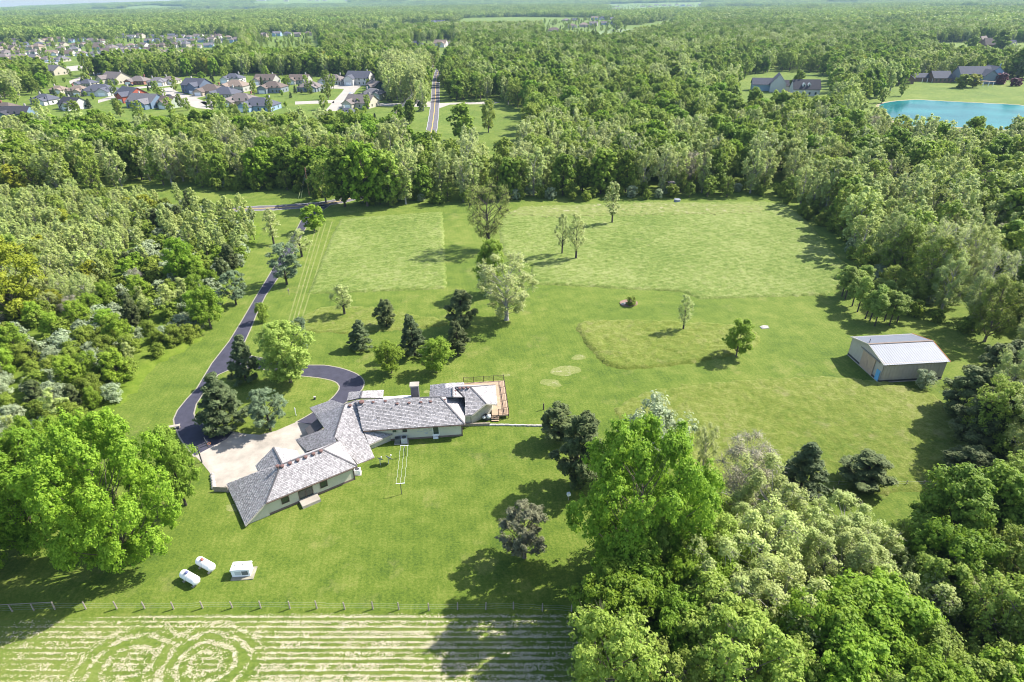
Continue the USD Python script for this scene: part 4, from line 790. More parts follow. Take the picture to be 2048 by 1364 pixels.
LAWNS = [px_poly(q) for q in [
    [(870, 200), (1000, 203), (1065, 240), (1060, 300), (1010, 345), (820, 345), (812, 300), (835, 262)], [(1690, 215), (1760, 193), (1780, 178), (1842, 160), (2100, 160), (2100, 318), (1790, 306), (1720, 262)],
    [(-60, 56), (-60, 146), (60, 150), (110, 160), (215, 160), (240, 132), (420, 128), (480, 116), (485, 80), (400, 62), (250, 55)], [(100, 150), (180, 159), (500, 150), (770, 154), (800, 186), (845, 200), (845, 282), (780, 284), (740, 287), (60, 287), (-60, 305), (-60, 203), (60, 195), (100, 176)],
    [(1478, 165), (1500, 150), (1560, 142), (1660, 148), (1660, 240), (1500, 246), (1470, 225)], [(1860, 85), (2070, 85), (2070, 135), (1930, 126), (1860, 112)], [(510, 84), (640, 80), (650, 122), (530, 126), (490, 114)], [(815, 84), (912, 80), (912, 116), (825, 118)], [(510, 50), (630, 48), (640, 92), (515, 92)], [(715, 64), (760, 63), (760, 76), (715, 76)],
    [(1085, 46), (1255, 36), (1255, 60), (1165, 86), (1085, 84)], [(1210, 6), (1420, 2), (1420, 22), (1210, 26)], [(1400, 8), (1620, 8), (1620, 22), (1400, 22)], [(1158, 82), (1180, 64), (1270, 50), (1330, 38), (1372, 38), (1355, 54), (1300, 72), (1205, 92)]]]
BARN = px_poly([(1680, 700), (1760, 775), (1905, 768), (1925, 690), (1830, 655), (1700, 660)]).buffer(5)
sow(NEARW, 7.4, wood_mix, 'wood', (.8, 1.15), [corr, drv, BARN] + LAWNS)
n0 = len(TREES); sow(LineString([G2(*p) for p in EDGE]).buffer(5).difference(unary_union([corr, drv])), 5.0, dict(shrub=.6, ash=.25, olive=.15), 'wood', (.6, 1.0), [hay1, hay2, isl, low.buffer(2), BARN])
for t in TREES[n0:]:
    if t['kind'] == 'ash': t['sz'] *= .5; t['sx'] *= .55
TL = [(215, 148), (250, 147), (330, 145), (420, 143), (500, 143), (600, 145), (700, 150), (760, 156), (805, 172)]
sow(LineString([G2(*p) for p in TL]).buffer(16), 9.5, dict(oak=.55, ash=.3, maple=.1, poplar=.05), 'treeline', (.9, 1.2))
sow(px_poly([(770, 160), (845, 150), (850, 200), (835, 212), (775, 208)]), 8, dict(poplar=.8, sycamore=.2), 'treeline', (1.2, 1.5), [corr])
for k, q in enumerate(LAWNS[2:4] + LAWNS[6:12]): sow(q, 24 if k < 2 else 26 if k < 7 else 60, dict(garden=.4, ash=.4, spruce=.2), 'suburb', (.45, .8), [corr] + [px_poly(s) for s in streets], jit=.5)
# woods from 300 m to 1.5 km
FARW = Polygon([(r * math.sin(a_), r * math.cos(a_)) for r, a_ in [(1500, k) for k in np.linspace(-.80, .80, 24)]] + [(260 * math.sin(k), 260 * math.cos(k)) for k in np.linspace(.80, -.80, 24)])
far_mix = lambda x, y: (dict(oak=.28, ash=.40, maple=.17, poplar=.12, yellow=.03) if meshkit.noise(np.array([x / 60., y / 60., 7.])) > .4 else dict(ash=.35, poplar=.4, oak=.15, sycamore=.1))
sow(FARW, 9.3, far_mix, 'far', (.8, 1.25), [NEARW, corr, SCR] + LAWNS + [hay1, hay2, px_poly([(420, 379), (640, 379), (640, 405), (430, 412), (300, 420)]), px_poly(EDGE + [(2300, 1500), (-300, 1500), (-300, 420), (420, 400)])])
# ------------------------------------------------------------------ which trees show: a coarse front-to-back painting of the crowns
for t in TREES:
    H, R = KINDS[t['kind']][0]['H'] * t['sz'], KINDS[t['kind']][0]['R'] * t['sx']
    hb = KINDS[t['kind']][0]['hb'] * H; c = t['p'] + [0, 0, (H + hb) / 2]; t['d'] = float(np.linalg.norm(c - EYE)); k = ppm(c)
    t['front'] = (c - EYE) @ FWD > 5; t['c'] = pix(c); t['r'] = (R * k, max(R * .6, (H - hb) * .5 * .8) * k); t['base'] = pix(t['p']); t['vis'] = 0
SC = 4; cov = np.zeros((1364 // SC, 2048 // SC), bool)
for t in sorted((t for t in TREES if t['front']), key=lambda t: t['d']):
    (cx, cy), (rx, ry) = t['c'], t['r']
    x0, x1, y0, y1 = max(0, int((cx - rx) / SC)), min(2048 // SC, int((cx + rx) / SC) + 1), max(0, int((cy - ry) / SC)), min(1364 // SC, int((cy + ry) / SC) + 1)
    if x1 <= x0 or y1 <= y0: continue
    yy, xx = np.mgrid[y0:y1, x0:x1]; m = (((xx + .5) * SC - cx) / rx) ** 2 + (((yy + .5) * SC - cy) / ry) ** 2 < .8
    w = cov[y0:y1, x0:x1]; t['vis'] = int((m & ~w).sum()); t['frac'] = t['vis'] / max(1, m.sum()); w |= m
def lod_of(t): return 0 if t['d'] < 175 and KINDS[t['kind']][0]['H'] > 6 or t['d'] < 150 else 1 if t['d'] < 420 else 2
pool = [t for t in TREES if not t.get('solo')]
def best(area, n): return sorted([t for t in pool if t['area'] in area and t['vis'] > 2 and t.get('frac', 0) > .12], key=lambda t: -t['vis'])[:n]
single = best(('wood', 'front', 'far', 'treeline'), 300) + best(('scrub',), 170) + best(('suburb',), 40)
def where(t):
    x, y = t['base']; a = t['area']
    if a == 'scrub': return 'in the ' + ('upper' if y < 490 else 'middle' if y < 620 else 'lower') + ' scrub by the driveway'
    if a == 'front': return 'in the ' + ('back row' if y < 1160 else 'middle' if y < 1290 else 'front row') + ' of the foreground wood'
    if a == 'treeline': return 'in the treeline behind the suburb'
    if a == 'suburb': return 'among the suburban houses' if x < 900 else 'among the far houses'
    if a == 'far': return 'in the distant wood ' + ('left of the suburb' if x < 160 else 'behind the suburb' if x < 850 else 'right of the road' if x < 1450 else 'round the large houses')
    if x < 640: return 'in the ' + ('front' if y > 350 else 'back') + ' of the wood below the suburb'
    if x < 1060: return 'in the ' + ('front' if y > 372 else 'back') + ' of the wood hiding the road'
    if x < 1580 and y < 430: return 'in the ' + ('front' if y > 362 else 'back') + ' of the wood behind the meadow'
    return 'in the right-hand wood ' + ('beside the barn' if y > 640 else 'beside the meadow' if y > 470 else 'below the pond')
from collections import defaultdict
grp = defaultdict(list)
for t in single: grp[(KINDS[t['kind']][4], KINDS[t['kind']][3], where(t))].append(t)
for (tone, nm, w), ts in grp.items():
    ts.sort(key=lambda t: t['c'][0]); word = 'shrub' if 'shrub' in nm else 'conifer' if nm in ('spruce_tree', 'pine_tree') else 'cedar' if nm == 'cedar_tree' else 'tree'
    for k, t in enumerate(ts):
        t['label'] = f'{tone} {word} {w}' if len(ts) == 1 else f'{ordinal(k)} {tone} {word} from the left {w}'
        t['group'] = ('shrubs' if word == 'shrub' else 'trees') + ' ' + w
NEAR_SPECIAL = {}
for t in [t for t in TREES if t.get('solo')] + single:
    ref = proto(t['kind'], lod_of(t), t['var'] % (3 if lod_of(t) else 2)); nm = KINDS[t['kind']][3]
    x = UsdGeom.Xform.Define(stage, path_for(nm)); p = x.GetPrim()
    x.AddTranslateOp().Set(Gf.Vec3d(*map(float, t['p']))); x.AddRotateZOp().Set(math.degrees(t['rot'])); x.AddScaleOp().Set(Gf.Vec3f(t['sx'], t['sx'], t['sz']))
    p.GetReferences().AddInternalReference(ref); p.SetInstanceable(True)
    tag(p, t['label'], 'shrub' if 'shrub' in nm else 'tree', t.get('group'))
ids = {id(t) for t in single}
def scatter(name, items, label, cat):
    """items: (class prim path, position, rotation, sx, sz)"""
    pi = UsdGeom.PointInstancer.Define(stage, path_for(name)); kinds = sorted({i[0] for i in items}); paths = []
    for k in kinds:
        q = UsdGeom.Xform.Define(stage, f'{pi.GetPath()}/kind_{k.rsplit("/", 1)[1]}'); q.GetPrim().GetReferences().AddInternalReference(k); paths.append(q.GetPath())
    pi.CreatePrototypesRel().SetTargets(paths); ix = {k: j for j, k in enumerate(kinds)}
    pi.CreateProtoIndicesAttr(Vt.IntArray([ix[i[0]] for i in items])); pi.CreatePositionsAttr(Vt.Vec3fArray([Gf.Vec3f(*map(float, i[1])) for i in items]))
    pi.CreateOrientationsAttr(Vt.QuathArray([Gf.Quath(math.cos(i[2] / 2), 0, 0, math.sin(i[2] / 2)) for i in items])); pi.CreateScalesAttr(Vt.Vec3fArray([Gf.Vec3f(i[3], i[3], i[4]) for i in items]))
    return tag(pi, label, cat, kind='stuff')
rest = [t for t in pool if id(t) not in ids]
it = lambda ts: [(proto(t['kind'], lod_of(t), t['var'] % (3 if lod_of(t) else 2)), t['p'], t['rot'], t['sx'], t['sz']) for t in ts]
scatter('scrub', it([t for t in rest if t['area'] == 'scrub']), 'remaining dense scrub between the single shrubs left of the driveway', 'scrub')
scatter('woodland', it([t for t in rest if t['area'] != 'scrub']), 'remaining mass of mixed green woodland reaching to the far suburbs', 'woodland')
# woods beyond 1.5 km: patches of small crowns
def canopy(seed, S=64., step=9.2):
    rng = np.random.default_rng(seed); V, Fc, Rn, k = [], [], [], 0
    for x in np.arange(-S / 2, S / 2, step):
        for y in np.arange(-S / 2, S / 2, step):
            R, H, tone = rng.uniform(4.0, 6.6), rng.uniform(11, 20), rng.random(); n = 70
            d = unit(rng.normal(size=(n, 3)) + [0, 0, .35]); c = np.array([x + rng.uniform(-4, 4), y + rng.uniform(-4, 4), H * .56])
            lump = .75 + .5 * meshkit.noise(d * 1.6 + rng.uniform(0, 90), 2)[:, None]
            v, f, r = leaves(c + d * lump * [R, R, H * .44], unit(d + rng.normal(0, .45, d.shape)), 1.75, 1.0, rng)
            V.append(v); Fc.append(f + k); Rn.append(np.clip(r * .45 + tone * .75 - .1, 0, 1)); k += len(v)
    return (np.vstack(V), np.vstack(Fc)), np.concatenate(Rn)
for k in range(5):
    p = f'/World/tree_kinds/patch_{"abcde"[k]}'; stage.CreateClassPrim(p); g_, rn = canopy(40 + k); rnd(usdkit.mesh(stage, p + '/crown', g_, MAT['canopy_far'], False), rn)
rng = np.random.default_rng(77); items = []
openf = [px_poly(q) for q in [[(505, 14), (705, 12), (705, 16), (505, 18)], [(440, 22), (520, 20), (520, 26), (440, 28)], [(1085, 50), (1255, 38), (1255, 56), (1165, 80), (1085, 70)], [(1210, 11), (1415, 8), (1415, 22), (1210, 25)], [(1400, 14), (1605, 14), (1605, 20), (1400, 20)], [(1158, 82), (1180, 64), (1270, 50), (1330, 38), (1372, 38), (1355, 54), (1300, 72), (1205, 92)], [(-40, 62), (330, 62), (330, 70), (-40, 70)]]]
OPEN = unary_union([o for o in openf if o.is_valid and o.area < 4e6])
x = np.arange(-7600, 7600, 58.); X_, Y_ = np.meshgrid(x, np.arange(900, 8600, 58.)); q = np.c_[X_.ravel(), Y_.ravel()] + rng.uniform(-16, 16, (X_.size, 2))
r = np.hypot(*q.T); a = np.arctan2(q[:, 0], q[:, 1]); q = q[(r > 1500) & (r < 8500) & (np.abs(a) < .80)]
q = q[~shapely.contains_xy(OPEN, q[:, 0], q[:, 1])]
q = q[(meshkit.fbm(np.c_[q / 420., 0 * q[:, 0]], 3, 5) < .64)]
z = terrain(q[:, 0], q[:, 1])
items = [(f'/World/tree_kinds/patch_{"abcde"[int(rng.integers(5))]}', (x_, y_, z_ - .5), rng.uniform(0, 6.28), rng.uniform(.95, 1.15), rng.uniform(.85, 1.2)) for (x_, y_), z_ in zip(q, z)]
scatter('distant_woods', items, 'hazy woods covering the hills to the horizon', 'woodland')
print('tris', sum(len(p.GetAttribute('faceVertexCounts').Get()) for p in Usd.PrimRange(stage.GetPrimAtPath('/World/tree_kinds'), Usd.PrimAllPrimsPredicate) if p.IsA(UsdGeom.Mesh)), 'trees', len(TREES), 'single', len(single), 'rest', len(rest), 'patches', len(items), 'protos', len(PROTO))
# ------------------------------------------------------------------ suburban and country houses
def gable(mb_wall, mb_roof, c, rot, w, d, z, pitch, hip=False, over=.45, z0=-.2):
    """walls and roof of one block: ridge along its local x"""
    c = np.array([c[0], c[1], 0.]); cs, sn = math.cos(rot), math.sin(rot); ux, uy = np.array([cs, sn, 0]), np.array([-sn, cs, 0])
    P = lambda x, y, h: c + ux * x + uy * y + [0, 0, h]; hw, hd = w / 2, d / 2; rz = z + pitch * hd
    e = [(-hw, -hd), (hw, -hd), (hw, hd), (-hw, hd)]
    v = [P(x, y, h) for x, y in e for h in (z0, z)] + ([] if hip else [P(-hw, 0, rz - .05), P(hw, 0, rz - .05)])
    f = [[0, 2, 3], [0, 3, 1], [2, 4, 5], [2, 5, 3], [4, 6, 7], [4, 7, 5], [6, 0, 1], [6, 1, 7], [1, 3, 5], [1, 5, 7]] + ([] if hip else [[3, 5, 9], [7, 1, 8]])
    mb_wall.add(v, f)
    o, ze = over, z - over * pitch + .12; hw, hd = hw + o, hd + o; rz = ze + pitch * hd; rx = max(hw - hd, .05) if hip else hw
    v = [P(-hw, -hd, ze), P(hw, -hd, ze), P(hw, hd, ze), P(-hw, hd, ze), P(-rx, 0, rz), P(rx, 0, rz)]; v += [q - np.array([0, 0, .18]) for q in v]
    f = [[0, 1, 5], [0, 5, 4], [2, 3, 4], [2, 4, 5]] + ([[1, 2, 5], [3, 0, 4]] if hip else [])
    f += [[a + 6, c_ + 6, b + 6] for a, b, c_ in f]
    ring = [0, 1, 2, 3] if hip else [0, 1, 5, 2, 3, 4]
    f += [q for a, b in zip(ring, ring[1:] + ring[:1]) for q in ([a, a + 6, b + 6], [a, b + 6, b])]
    mb_roof.add(v, f); return P, rz
def far_house(x0, x1, ytop, ybase, rot, wallc, roofc, label, storeys=1, style='hip', detail=2, group=None, cat='house', face=-1):
    """a house as wide as seen between photo columns x0..x1, standing on the ground at row ybase"""
    b = G((x0 + x1) / 2, ybase); b[2] = float(terrain(*b[:2])); k = ppm(b); W = (x1 - x0) / k; rot = math.radians(rot)
    va = math.atan2(b[0], b[1]); rr = rot - va
    w = W / (abs(math.cos(rr)) + .62 * abs(math.sin(rr))); d = min(.72 * w, 14.); z = 2.7 * storeys + .3; c = b[:2] + np.array([math.sin(va), math.cos(va)]) * d * .45
    t = thing('house', label, cat, (0, 0, 0), 0, group); zb = b[2]
    wl, rf = MB(), MB(); pitch = .62 if style != 'hip' else .56
    P, rz = gable(wl, rf, c, rot, w, d, z, pitch, style == 'hip')
    sx = face
    if style in ('gable', 'hip', 'cross'):                    # a projecting front block with its own gable
        cc = P(sx * w * .26, -d * .5, 0); gable(wl, rf, cc, rot + math.pi / 2, d * .62, w * .40, z - .25, pitch, style == 'hip' and detail < 2)
    for m in (wl, rf):
        for q in m.v: q[:, 2] += zb
    obj('wall', wl, 'wall_' + wallc, t); r_ = obj('roof', rf, 'roof_' + roofc, t)
    if detail >= 1:
        def pane(x, y, h, ww, hh, nx, ny, nm='window', m='window_glass'):
            q = P(x, y, h + zb); obj(nm, MB().box(q, (ww if ny else .08, .08 if ny else ww, hh), rot), m, t)
        gx, gy = sx * w * .26, -d * .5 - d * .31
        pane(gx, gy - .03, 1.25, min(4.6, w * .30), 2.2, 0, 1, 'garage_door', 'white_paint')
        for q in ((-sx * w * .12, 1.5), (-sx * w * .30, 1.5)): pane(q[0], -d / 2 - .03, q[1], 1.1, 1.5, 0, 1)
        pane(-sx * w * .42, -d / 2 - .03, 1.15, 1.0, 2.1, 0, 1, 'door', 'trim_brown')
        if storeys > 1:
            for q in (-.38, -.12, .12, .36): pane(q * w, -d / 2 - .03, 4.3, 1.0, 1.4, 0, 1)
        for s in (-1, 1):
            for q in (-.2, .2): pane(s * (w / 2 + .03), q * d, 1.6, 1.1, 1.4, 1, 0)
        if detail >= 2:
            q = P(-sx * w * .3, d * .12, rz + zb + .15); obj('chimney', MB().box(q, (.8, .8, 1.7), rot), 'brick_red' if wallc in ('brick', 'tan') else 'stone', r_)
    return t, P, w, d, z
HS = [(213, 257, 147, 168, -28, 'cream', 'taupe', 'cream gabled house left of the suburban turning circle', 1.6, 'gable', -1), (261, 300, 150, 169, -8, 'brick', 'taupe', 'low brick house behind the suburban turning circle', 1, 'hip', -1),
 (300, 336, 153, 171, 6, 'cream', 'grey', 'cream house with grey roof right of the low brick house', 1, 'hip', 1), (327, 360, 148, 168, -5, 'cream', 'taupe', 'small cream house with grey-brown roof left of the dark blue house', 1, 'hip', 1),
 (375, 420, 148, 186, -22, 'slate_blue', 'slate', 'tall dark blue two-storey house with white trimmed gables', 2, 'gable', 1), (400, 452, 170, 190, -8, 'tan', 'brown', 'low house with long brown roof right of the dark blue house', 1, 'hip', -1),
 (428, 480, 176, 196, -14, 'stone_grey', 'slate', 'low house with slate roof below the long brown roof', 1, 'hip', -1), (451, 499, 157, 184, -10, 'stone_grey', 'tan', 'grey stone house with tan hipped roof', 1.5, 'hip', -1),
 (450, 488, 145, 166, -6, 'white', 'slate', 'white house with slate hipped roof at the grass slope', 1.3, 'hip', -1), (515, 556, 147, 169, -10, 'stone_grey', 'brown', 'grey house with brown roof and double garage gables', 1.2, 'gable', -1),
 (526, 572, 160, 186, -8, 'grey_blue', 'brown', 'blue-grey house with brown hipped roof', 1.4, 'hip', -1), (582, 621, 147, 168, -6, 'stone_grey', 'brown', 'house with a white garage gable facing the street', 1.1, 'gable', -1),
 (600, 644, 163, 183, -4, 'grey_blue', 'taupe', 'house with hipped taupe roof beside the lawn with small conifers', 1.1, 'hip', 1), (647, 690, 149, 169, -12, 'white', 'taupe', 'white house with taupe roof at the head of the street', 1.1, 'hip', -1),
 (700, 744, 145, 170, -14, 'white', 'slate', 'white two-storey house with slate roof near the straight road', 1.9, 'gable', -1), (735, 772, 151, 188, -50, 'teal', 'taupe', 'dark teal two-storey house with taupe roof', 2, 'gable', 1),
 (728, 768, 172, 200, -6, 'sage', 'grey', 'sage green house with grey roof in front of the dark teal house', 1.4, 'hip', 1), (698, 752, 195, 216, -20, 'cream', 'taupe', 'cream gabled house at the street corner behind the trees', 1.1, 'gable', -1),
 (683, 712, 216, 238, -15, 'slate_blue', 'slate', 'slate-blue roofed house half hidden by the nearest trees', 1.3, 'hip', 1), (458, 518, 187, 212, -12, 'tan', 'taupe', 'tan house with taupe roof at the lower end of the street', 1.1, 'hip', -1),
 (487, 556, 199, 222, -8, 'pale_blue', 'slate', 'pale blue house with slate-blue roof above the trees', 1.1, 'hip', -1), (242, 293, 174, 203, -34, 'red', 'slate', 'red walled gable house', 1.6, 'gable', 1),
 (266, 328, 186, 216, -18, 'blue', 'grey', 'blue gabled house below the red house', 1.3, 'gable', 1), (318, 360, 190, 216, -24, 'sage', 'brown', 'sage green gabled house right of the blue house', 1.2, 'gable', 1),
 (172, 236, 167, 191, 4, 'white', 'slate', 'wide white house with slate roof', 1.1, 'hip', 1), (140, 182, 164, 191, -4, 'tan', 'tan', 'tan house with tan hipped roof left of the wide white house', 1.2, 'hip', 1),
 (106, 136, 168, 187, -2, 'cream', 'tan', 'cream house with pinkish tan roof at the left woods', 1, 'hip', 1), (158, 194, 158, 174, -10, 'cream', 'slate', 'low house with slate-blue roof behind the tan houses', 1, 'hip', -1),
 (72, 118, 187, 209, -12, 'white', 'slate', 'white house with dark blue-grey roof above the left woods', 1.1, 'hip', 1), (128, 174, 192, 219, -24, 'white', 'dark', 'white house with nearly black roof above the left woods', 1.2, 'gable', 1),
 (-6, 44, 200, 228, -12, 'tan', 'brown', 'house with brown roof at the left picture edge', 1.1, 'hip', 1), (14, 68, 210, 240, 4, 'blue', 'dark', 'blue walled house with dark roof near the left edge', 1.3, 'gable', -1),
 (84, 133, 124, 150, -24, 'cream', 'grey', 'cream gabled house at the left suburban street', 1.4, 'gable', -1)]
for x0, x1, yt, yb, ro, wc, rc, lb, stn_, sty, fc in HS: far_house(x0 - .06 * (x1 - x0), x1 + .06 * (x1 - x0), yt, yb, ro, wc, rc, lb, stn_, sty, 2, face=fc, group='houses of the near suburb')
# rows of the farther estate
rs = np.random.default_rng(21); WC, RC = ['cream', 'white', 'tan', 'cream', 'white', 'stone_grey', 'pale_blue'], ['taupe', 'brown', 'grey', 'slate', 'taupe', 'brown', 'tan']
def row(name, x0, x1, y0, y1, step, wpx, where_, detail, grp_, skip=.08):
    x = x0; k = 0
    while x < x1:
        if rs.random() > skip:
            w = wpx * rs.uniform(.85, 1.2); yb = y0 + (y1 - y0) * (x - x0) / (x1 - x0) + rs.uniform(-1.2, 1.2); wc, rc = WC[rs.integers(7)], RC[rs.integers(7)]
            far_house(x, x + w, 0, yb, rs.uniform(-35, 20), wc, rc, f'{ordinal(k)} house from left in {where_}', 1 if rs.random() < .6 else 1.8, ['hip', 'gable'][rs.integers(2)], detail, grp_, face=[-1, 1][rs.integers(2)]); k += 1
        x += step * rs.uniform(.85, 1.2)
EG = 'houses of the far estate on the left'
row('a', -4, 240, 122, 124, 31, 27, 'the nearest row of the left far estate', 1, EG); row('b', 0, 250, 110, 112, 28, 25, 'the second row of the left far estate', 1, EG); row('c', -5, 330, 100, 104, 25, 22, 'the third row of the left far estate', 0, EG)
row('d', 0, 420, 91, 96, 22, 19, 'the fourth row of the left far estate', 0, EG); row('e', 2, 470, 83, 86, 21, 20, 'the fifth row of the left far estate', 0, EG); row('f', 0, 480, 76, 77, 19, 18, 'the sixth row of the left far estate', 0, EG); row('u', 20, 430, 70, 69, 17, 16, 'the seventh row of the left far estate', 0, EG); row('w', 60, 380, 64, 63, 16, 14, 'the rearmost row of the left far estate', 0, EG)
row('g', 250, 460, 108, 118, 27, 23, 'the row along the right end of the left far estate', 0, EG)
row('h', 520, 615, 62, 60, 17, 15, 'the small estate above the treeline back row', 0, 'houses above the treeline'); row('i', 524, 615, 74, 72, 19, 16, 'the small estate above the treeline middle row', 0, 'houses above the treeline'); row('j', 530, 640, 110, 114, 33, 22, 'the small estate above the treeline front row', 0, 'houses above the treeline')
row('k', 716, 760, 70, 70, 20, 18, 'the pair deep in the woods left of the straight road', 0, 'houses in the woods'); row('l', 820, 905, 91, 97, 26, 24, 'the white group at the top of the straight road', 1, 'houses at the top of the straight road'); far_house(862, 892, 36, 50, -15, 'white', 'slate', 'large pale house among distant trees above the straight road', 2, 'gable', 1)
RG = 'houses of the far estate on the right'
far_house(1093, 1122, 50, 65, -10, 'cream', 'brown', 'cream house at the left foot of the far pale field', 1.6, 'hip', 1)
row('m', 1105, 1260, 44, 40, 19, 15, 'the back row beside the far pale field', 0, RG); row('n', 1135, 1250, 56, 46, 21, 17, 'the front row beside the far pale field', 0, RG)
row('o', 1215, 1410, 14, 10, 13, 10, 'the most distant estate, back row', 0, RG, .15); row('p', 1220, 1400, 21, 19, 14, 11, 'the most distant estate, front row', 0, RG, .15); row('q', 1405, 1600, 17, 17, 17, 15, 'the long distant row right of the pale field', 0, RG)
row('r', 510, 700, 15, 13, 15, 11, 'the faint distant estate at the top centre', 0, RG, .2); row('s', 440, 515, 24, 23, 17, 12, 'the faint distant row above the left estates', 0, RG, .2)
# large country houses above the pond
def mansion(name_label, blocks, group=None):
    t = thing('country_house', name_label, 'house', (0, 0, 0), 0, group)
    for (px_, py_, w, d, rot, z, pitch, hip, wc, rc, wins) in blocks:
        b = G(px_, py_); wl, rf = MB(), MB(); P, rz = gable(wl, rf, b[:2] + np.array([0, d * .45]), math.radians(rot), w, d, z, pitch, hip, .5)
        obj('wall', wl, 'wall_' + wc, t); obj('roof', rf, 'roof_' + rc, t)
        for (x, y, h, ww, hh) in wins: obj('window', MB().box(P(x, y, h), (ww, .1, hh), math.radians(rot)), 'window_glass', t)
    return t
wn = lambda w, d, hs: [(x * w, -d / 2 - .05, h, 1.2, 1.6) for h in hs for x in (-.35, -.12, .12, .35)]
m = mansion('large grey-blue gabled house with dark roofs on the slope above the pond', [
    (1948, 166, 22, 12, -6, 6.6, .75, False, 'grey_blue', 'slate', wn(22, 12, (1.7, 4.8))), (1988, 166, 15, 13, 84, 6.2, .8, False, 'pale_blue', 'slate', [(x, y, 3.5, 1.3, 1.8) for x in () for y in ()]), (1978, 168, 10, 10, 86, 5.6, .8, False, 'grey_blue', 'slate', []),
    (1884, 165, 13, 12, -4, 3.4, .7, False, 'timber_brown', 'slate', wn(13, 12, (1.7,)))])
for q in (1992, 1997): b = G(q, 160); obj('chimney', MB().box([b[0], b[1] + 4, 7.5], (1.0, 1.4, 8.5), 0), 'wall_pale_blue', m)
for q in (1965, 1976, 1985): b = G(q, 172.5); obj('porch_post', MB().box([b[0], b[1], 1.3], (.35, .35, 2.6), 0), 'white_paint', m)
b0, b1 = G(1962, 170), G(1988, 171); obj('balcony', MB().bar(b0 + [0, 0, 2.7], b1 + [0, 0, 2.7], 2.2, .25), 'wood_deck', m)
m = mansion('brown barn-like garage joined by a long low breezeway roof, left of the large gabled house', [(1816, 167, 14, 12, 62, 3.6, .75, False, 'timber_brown', 'slate', []), (1856, 163, 25, 7, -4, 3.2, .7, False, 'timber_brown', 'slate', [])])
for q in (1842, 1852, 1862): b = G(q, 164.5); obj('post', MB().box([b[0], b[1] - 1, 1.4], (.3, .3, 2.8), 0), 'white_paint', m)
m = mansion('white house with dark roof and two white dormers half hidden in the wood', [(1613, 192, 17, 11, -8, 4.6, .95, False, 'white', 'dark', wn(17, 11, (1.7,))), (1558, 184, 14, 10, 72, 6.0, 1.15, False, 'white', 'slate', []), (1528, 182, 15, 9, -12, 4.6, .8, False, 'pale_blue', 'slate', []), (1580, 184, 12, 8, -8, 4.2, .8, False, 'white', 'dark', [])])
for q in (1605.5, 1616): 
    b = G(q, 192); mbw, mbr = MB(), MB(); gable(mbw, mbr, (b[0], b[1] + 2.4), math.pi / 2 - .14, 3.2, 1.7, 7.2, 1.0, False, .2, 5.2); dm = obj('dormer', mbw, 'white_paint', m); obj('dormer_roof', mbr, 'white_paint', dm); obj('dormer_window', MB().box([b[0], b[1] + .75, 6.5], (.9, .1, 1.2), 0), 'window_glass', dm)
b = G(1597, 188); obj('chimney', MB().box([b[0], b[1] + 4, 6.], (1.2, 1.6, 8.5), 0), 'white_paint', m)
m = mansion('dark brown house with steep roofs behind two round trees on the upper lawn', [(1966, 98, 20, 14, 40, 6.0, 1.1, False, 'timber_brown', 'brown', []), (1990, 100, 22, 13, -10, 6.0, 1.0, False, 'timber_brown', 'brown', []), (2018, 99, 15, 12, -10, 4.5, .9, False, 'timber_brown', 'slate', [])])
# cars parked in the suburb
def car(px_, py_, rot, col, label):
    t = thing('parked_car', label, 'car', G(px_, py_), math.radians(rot), 'cars parked in the suburb')
    s = trimesh.creation.extrude_polygon(Polygon([(-2.2, .35), (2.25, .35), (2.3, .75), (1.5, .95), (.9, 1.45), (-1.1, 1.5), (-1.9, 1.0), (-2.25, .9)]), 1.75, engine='earcut'); s.apply_transform(trimesh.transformations.rotation_matrix(math.pi / 2, [1, 0, 0])); s.apply_translation([0, .875, 0])
    obj('body', MB().tm(s), col, t); obj('window', MB().box((-.1, 0, 1.2), (1.7, 1.78, .35), 0, .12), 'window_glass', t)
    for x in (-1.4, 1.4):
        for y in (-.85, .85): obj('wheel', MB().tube([(x, y - .1, .33), (x, y + .1, .33)], .33, 10), 'tyre', t)
for a in ((313, 180, 20, 'car_red', 'red car on the suburban turning circle'), (338, 193, -30, 'car_dark', 'dark car beside the sage green house'), (355, 201, -35, 'car_dark', 'dark car farther down the suburban street'), (703, 188.5, 70, 'car_silver', 'silver car in the street before the sage house'), (262, 172, 5, 'car_dark', 'dark car before the low brick house'), (812, 187, 10, 'car_silver', 'pale car on the path beside the straight road')): car(*a)
# ------------------------------------------------------------------ small things on the property
def ico(r, c, s=(1, 1, 1), n=2): m = trimesh.creation.icosphere(n, r); m.vertices *= s; return m.apply_translation(c)
def tank(a, b, label, cap):
    p, q = G(*a), G(*b); c = (p + q) / 2; rot = math.atan2(*(q - p)[1::-1]); t = thing('gas_tank', label, 'gas tank', c, rot, 'white gas tanks on the lawn')
    R, L = .52, 1.45; prof = [[-L, .02]] + [[-L + R * .75 * (1 - math.cos(x)), R * math.sin(x)] for x in np.linspace(.2, math.pi / 2, 7)]; prof += [[-x, r] for x, r in prof[::-1]]
    obj('body', MB().tube([[x, 0, R + .28] for x, r in prof], [r for x, r in prof], 24), 'white_paint', t, 40)
    for x in (-.8, .8): obj('leg', MB().box((x, -.28, .2), (.12, .1, .42), 0).box((x, .28, .2), (.12, .1, .42), 0), 'white_paint', t); obj('footing', MB().box((x, 0, .04), (.3, 1.0, .1), 0), 'concrete', t)
    d = obj('valve_dome', MB().tube([(-.35, 0, 2 * R + .2), (-.35, 0, 2 * R + .42), (-.35, 0, 2 * R + .5)], [.2, .2, .1], 12), cap, t, 40); obj('weld_band', MB().tube([(-.02, 0, R + .28), (.03, 0, R + .28)], R + .006, 24), 'ac_grey', t)
